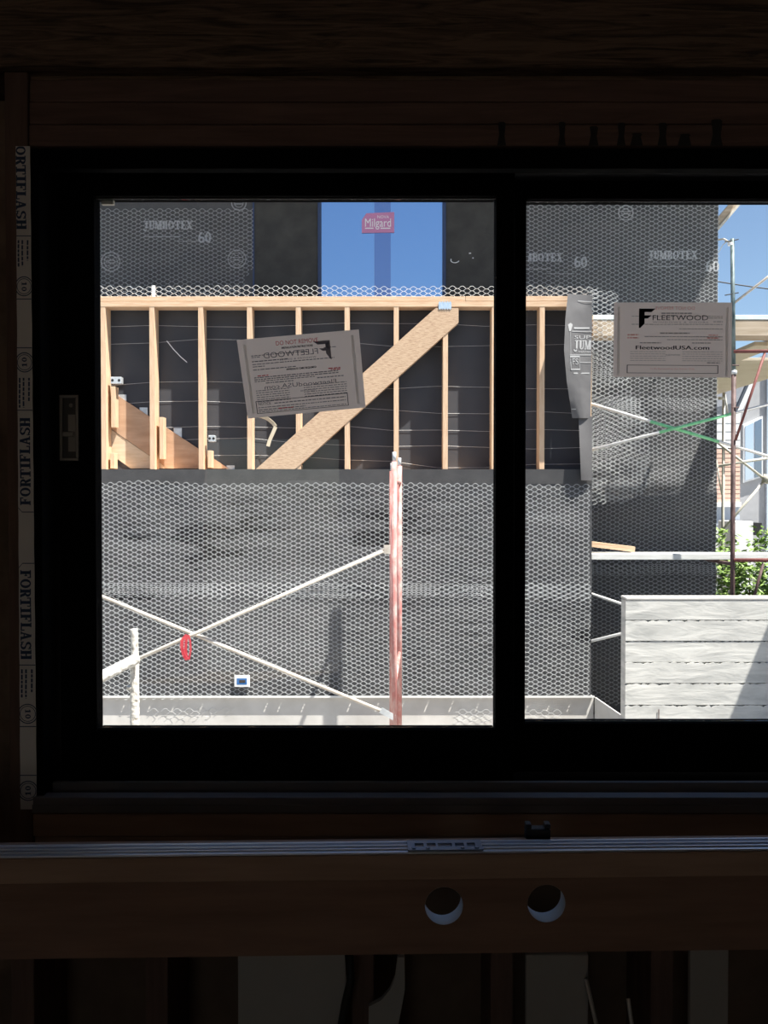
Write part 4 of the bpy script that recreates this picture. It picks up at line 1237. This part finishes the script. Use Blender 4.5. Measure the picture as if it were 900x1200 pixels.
def draw_left(root, I):
    a = I(.0012); a.rect(.045, .06, .068, .93); a.build('tape_strip', m_notice_edge, root)
    a = I(.0012); a.rect(.93, .06, .953, .93); a.build('tape_strip', m_notice_edge, root)
    r = I(.0016); r.font('DO NOT REMOVE', .315, .885,   .345, .055, .004); r.build('red_lettering', m_ink_red, root)
    f = I(.0014)
    f.font('FLEETWOOD', .20, .735, .45, .072, .0, mirror=True)
    f.font('WINDOWS & DOORS', .33, .690, .30, .020, .0, 1.2, mirror=True)
    f.font('FleetwoodUSA.com', .175, .345, .60, .055, .006, mirror=True)
    f.font('FLEETWOOD', .47, .275, .13, .020, .02, mirror=True)
    f.build('show_through_lettering', m_ink_mid, root)
    l = I(.0014)
    l.poly([(.755, .895), (.615, .895), (.655, .850), (.70, .850), (.70, .82)][:4] + [(.755, .85)])
    l.poly([(.755, .86), (.715, .86), (.715, .73), (.75, .65), (.755, .65)])
    l.poly([(.72, .80), (.66, .80), (.69, .765), (.72, .765)])
    l.build('show_through_logo', m_ink_mid, root)
    k = I(.0018)
    k.font('INSTALLATION INSTRUCTIONS', .355, .835, .255, .026, .01)
    k.font('IMMEDIATE CARE REQUIRED', .375, .560, .245, .024, .01)
    k.font('NOTICE', .105, .150, .105, .036, .006)
    k.frame(.085, .045, .86, .205, .006)
    k.build('black_lettering', m_ink, root)
    s = I(.0016)
    rows = [(.10, .56, .775, .010), (.10, .40, .70, .012), (.10, .17, .755, .009), (.70, .80, .80, .010), (.10, .78, .665, .010), (.10, .20, .635, .010), (.10, .46, .595, .011), (.10, .80, .495, .012), (.10, .80, .470, .012), (.10, .60, .447, .010)]
    rows += [(.19, .42, .418, .012), (.62, .84, .425, .012)]
    rows += [(.10, .38, .33-.028*i, .009) for i in range(6)] + [(.50, .86, .345-.028*i, .009) for i in range(6)]
    rows += [(.24, .84, .155, .012), (.10, .84, .115, .010), (.10, .50, .085, .011), (.10, .84, .062, .009)]
    text_rows(s, rows, 3)
    s.build('small_print', m_ink_mid, root)
    c = I(.0019); text_rows(c, [(.13, .22, .515, .012), (.72, .82, .53, .012), (.74, .82, .512, .012), (.27, .40, .083, .014)], 5); c.build('red_small_print', m_ink_red, root)

def draw_right(root, I):
    a = I(.0012); a.rect(.030, .03, .052, .94); a.build('tape_strip', m_notice_edge, root)
    a = I(.0012); a.rect(.945, .03, .968, .93); a.build('tape_strip', m_notice_edge, root)
    r = I(.0013); r.font('DO NOT REMOVE', .345, .90, .335, .045, .012, mirror=True)
    text_rows(r, [(.115, .21, .555, .018), (.115, .21, .515, .018), (.80, .88, .555, .014), (.79, .89, .515, .018)], 8)
    r.font('To Be Removed by the Owner Only', .305, .100, .38, .022, 0)
    r.build('red_lettering', m_ink_red_faint, root)
    l = I(.0018)
    l.poly([(.210, .915), (.350, .915), (.315, .868), (.258, .868), (.210, .868)])
    l.poly([(.210, .870), (.258, .870), (.258, .715), (.222, .655), (.210, .655)])
    l.poly([(.255, .825), (.315, .825), (.285, .782), (.255, .782)])
    l.font('FLEETWOOD', .325, .760, .47, .068, .005)
    l.font('FleetwoodUSA.com', .185, .368, .62, .052, .012)
    l.frame(.112, .048, .885, .160, .007)
    l.build('black_lettering', m_ink, root)
    m = I(.0016)
    m.font('WINDOWS & DOORS', .325, .725, .47, .018, .0, 1.2)
    m.font('FLEETWOOD', .44, .285, .12, .020, 0)
    m.build('grey_lettering', m_ink_mid, root)
    s = I(.0014)
    rows = [(.40, .66, .843, .018), (.15, .92, .81, .008), (.80, .92, .785, .010), (.84, .92, .735, .012), (.15, .92, .70, .010), (.55, .92, .64, .010), (.39, .64, .578, .018), (.26, .92, .535, .010), (.45, .92, .495, .010), (.22, .40, .45, .014), (.66, .82, .45, .014)]
    rows += [(.14, .44, .335-.03*i, .007) for i in range(5)] + [(.58, .92, .335-.03*i, .007) for i in range(5)] + [(.79, .90, .185, .016)]
    text_rows(s, rows, 6)
    s.build('small_print', m_ink_faint, root)

notice([(277.5, 398.5), (420.5, 386.0), (428.5, 477.5), (290.5, 490.5)], D1-.006, 'printed_notice', 'tilted printed notice headed DO NOT REMOVE on the left glass', draw_left)
notice([(719.5, 354.5), (858, 354.5), (857, 442.5), (718.5, 441.5)], D2-.006, 'printed_notice', 'level notice with a large F logo on the right glass', draw_right)

# =================================================================== RAIL AND BITS BELOW THE WINDOW
yl, yr = 1.135, 1.160            # rail face is a little nearer at the left
rang = math.atan2(yr-yl, 1.03)
rail = empty('timber_rail', (0, (yl+yr)/2, FLOOR), label='long brown timber rail with two bored holes below the window', cat='rail')
rail.rotation_euler = (0, 0, rang)
yc = (yl+yr)/2
zr_top = Z(1000.5, yc)-FLOOR; zr_mid = Z(1029.5, yc)-FLOOR; zr_bot = Z(1118.5, yc)-FLOOR
RL = 1.15
# local frame: x along, y away from the camera (0 = face)
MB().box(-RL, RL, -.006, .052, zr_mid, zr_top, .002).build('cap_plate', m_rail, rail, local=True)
def bored(x0, x1, z0, z1, y0, y1, holes, n=32):
    mb = MB()
    hr = [h[2] for h in holes]
    xs_ = [x0]
    for (hx, hz_, r) in holes: xs_ += [hx-r*1.3, hx+r*1.3]
    xs_.append(x1)
    for i in range(0, len(xs_), 2):
        for y in (y0, y1):
            mb.add([(xs_[i], y, z0), (xs_[i+1], y, z0), (xs_[i+1], y, z1), (xs_[i], y, z1)], [(0,1,2,3) if y == y0 else (3,2,1,0)])
    for (hx, hz_, r) in holes:
        a, b = hx-r*1.3, hx+r*1.3
        ring_i = []; ring_o = []
        for k in range(n):
            t = 2*math.pi*k/n
            c, s = math.cos(t), math.sin(t)
            ring_i.append((hx+r*c, hz_+r*s))
            sc_ = min((b-hx)/abs(c) if abs(c) > 1e-6 else 1e9, ((z1-hz_) if s > 0 else (hz_-z0))/abs(s) if abs(s) > 1e-6 else 1e9)
            ring_o.append((hx+c*sc_, hz_+s*sc_))
        for y, fl_ in ((y0, 0), (y1, 1)):
            vs = [(x, y, z) for x, z in ring_i] + [(x, y, z) for x, z in ring_o]
            fs = [(k, (k+1) % n, n+(k+1) % n, n+k) for k in range(n)]
            mb.add(vs, fs)
            for cx_, cz_ in ((a, z0), (b, z0), (b, z1), (a, z1)):    # fill the corners
                ks = sorted(range(n), key=lambda k: (ring_o[k][0]-cx_)**2+(ring_o[k][1]-cz_)**2)[:2]
                # the two ring points either side of the corner
                ang = math.atan2(cz_-hz_, cx_-hx) % (2*math.pi)
                k0 = int(ang/(2*math.pi)*n) % n; k1_ = (k0+1) % n
                mb.add([(ring_o[k0][0], y, ring_o[k0][1]), (cx_, y, cz_), (ring_o[k1_][0], y, ring_o[k1_][1])], [(0,1,2)])
        vs = [(x, y0, z) for x, z in ring_i] + [(x, y1, z) for x, z in ring_i]
        mb.add(vs, [(k, n+k, n+(k+1) % n, (k+1) % n) for k in range(n)])
    mb.add([(x0,y0,z0),(x1,y0,z0),(x1,y1,z0),(x0,y1,z0)], [(0,1,2,3)])
    mb.add([(x0,y0,z1),(x1,y0,z1),(x1,y1,z1),(x0,y1,z1)], [(0,1,2,3)])
    mb.add([(x0,y0,z0),(x0,y1,z0),(x0,y1,z1),(x0,y0,z1)], [(0,1,2,3)])
    mb.add([(x1,y0,z0),(x1,y1,z0),(x1,y1,z1),(x1,y0,z1)], [(0,1,2,3)])
    return mb
hol = []
for px, py in ((521, 1062.5), (643, 1061)):
    hol.append((X(px, yc)/math.cos(rang), Z(py, yc)-FLOOR, .0262))
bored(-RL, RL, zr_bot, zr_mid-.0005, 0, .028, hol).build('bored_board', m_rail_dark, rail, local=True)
m_cut = M('fresh_cut_wood', (.72,.70,.68), rough=.8)
for hx_, hz_, hr_ in hol:
    MB().tube([(hx_, .0004, hz_), (hx_, .0276, hz_)], hr_-.0003, 32, cap=False).build('hole_wall', m_cut, rail, local=True, smooth=True)
for s in (-1, 1):
    MB().box(s*(RL-.05)-.019, s*(RL-.05)+.019, .002, .05, 0, zr_bot-.0005, .002).build('upright', m_redwood_z, rail, local=True)
# ribbed aluminium track on the rail
tr_z = zr_top+FLOOR
atr = empty('aluminium_track', (0, yc, tr_z), label='long ribbed aluminium track lying on the timber rail', cat='track')
atr.rotation_euler = (0, 0, rang)
tk = MB()
prof = [(-.004, 0), (-.004, .004), (0, .004), (.002, .002), (.010, .002), (.011, .005), (.014, .005), (.015, .002), (.024, .002), (.025, .006), (.028, .006), (.029, .002), (.038, .002), (.039, .007), (.043, .007), (.043, 0)]
prof = [(a_*.72, b_*.6) for a_, b_ in prof]
n = len(prof)
vs = [(-RL, y, z+.0005) for y, z in prof]+[(RL, y, z+.0005) for y, z in prof]
tk.add(vs, [(i, (i+1) % n, n+(i+1) % n, n+i) for i in range(n)])
tk.build('extrusion', m_track, atr, local=True)
# perforated nail plate
npx0, npx1 = X(478, yc)/math.cos(rang), X(567, yc)/math.cos(rang)
npl = empty('nail_plate', ((npx0+npx1)/2, yc+.008, tr_z+.0049), label='slotted steel nail plate resting on the aluminium track', cat='plate')
npl.rotation_euler = (0, 0, rang)
wd = (npx1-npx0)
pl = MB()
cells = [(-.5, -.40), (-.28, -.24), (-.12, -.09), (.10, .14), (.26, .30), (.41, .5)]
y0_, y1_ = -.011, .022
pl.box(-wd/2, wd/2, y0_, y0_+.012, 0, .0018); pl.box(-wd/2, wd/2, y1_-.010, y1_, 0, .0018)
for a, b in cells: pl.box(a*wd, b*wd, y0_+.012, y1_-.010, 0, .0018)
pl.build('plate', m_plate, npl, local=True)
for t in (-.42, -.23, .23, .42):
    MB().tube([(t*wd, y0_+.006, .0018), (t*wd, y0_+.006, .003)], .003, 8).build('dimple', m_plate, npl, local=True)
# black clip
bx_ = X(640, yc)
clip = empty('clip', (bx_, yc+.055, zr_top+FLOOR), label='small black plastic clip standing behind the aluminium track', cat='clip')
MB().box(bx_-.0175, bx_+.0175, yc+.049, yc+.066, zr_top+FLOOR-.04, zr_top+FLOOR+.014, .002).build('body', m_black, clip)
for s in (-1, 1):
    MB().box(bx_+s*.0135-.004, bx_+s*.0135+.004, yc+.049, yc+.064, zr_top+FLOOR+.0142, zr_top+FLOOR+.021, .0015).build('prong', m_black, clip)

# boards and odds in the dark below
def lean(name, px0, px1, py_top, d, mat, label, cat, thick=.012, top_z=None):
    x0, x1 = X(px0, d), X(px1, d)
    z1 = Z(py_top, d) if top_z is None else top_z
    o = MB().box(x0, x1, d, d+thick, FLOOR, z1, .002).build(name, mat, loc=((x0+x1)/2, d, FLOOR))
    return tag(o, label, cat)
lean('plasterboard_offcut', 277, 405, 1090, 1.385, m_dry, 'wide grey board standing under the rail, left of the curved board', 'board')
lean('plasterboard_offcut', 618, 692, 1119, 1.385, m_dry2, 'narrow grey board under the rail below the right bored hole', 'board')
lean('plasterboard_offcut', 812, 858, 1100, 1.385, m_dry2, 'slim grey board at the far right under the rail', 'board')
FPY = 600+F*math.tan(math.atan2(ZC-FLOOR-.002, 1.385)-TILT)      # photo row of the floor there
arc = [(466, 1122), (474, 1122), (474.5, 1160), (466, 1205), (466, FPY), (430, FPY), (432, 1180), (447, 1172), (457, 1160), (463, 1146)]
pb = MB().prism([(P(a, b, 1.385)[0], P(a, b, 1.385)[2]) for a, b in arc], 1.385, 1.395)
pb.v = pb.v
tag(pb.build('curved_panel', m_dry, loc=P(452, FPY, 1.385)), 'pale board with a curved cut-out under the left bored hole', 'board')
MB_ = MB().tube([P(409, 1118, 1.375), P(411, 1150, 1.375), P(405, 1175, 1.37), P(398, 1215, 1.37), (X(396, 1.37), 1.37, FLOOR+.01)], .007, 8)
tag(MB_.build('black_strap', m_black, loc=(X(396, 1.37), 1.37, FLOOR), smooth=True), 'black strap hanging beside the wide grey board', 'strap')
for (a, b), lab in ((((686.5, 1147), (700, 1205)), 'thin bright rod leaning before the narrow grey board'), (((736, 1170), (741, 1205)), 'short bright rod right of the narrow grey board')):
    q0, q1 = Vector(P(*a, 1.37)), Vector(P(*b, 1.35))
    q2 = q1+(q1-q0)*((q1.z-FLOOR)/(q0.z-q1.z))
    tag(MB().tube([q0, q2], .0035, 8).build('thin_rod', m_rod, loc=tuple(q2)), lab, 'rod', 'thin rods in the dark under the rail')
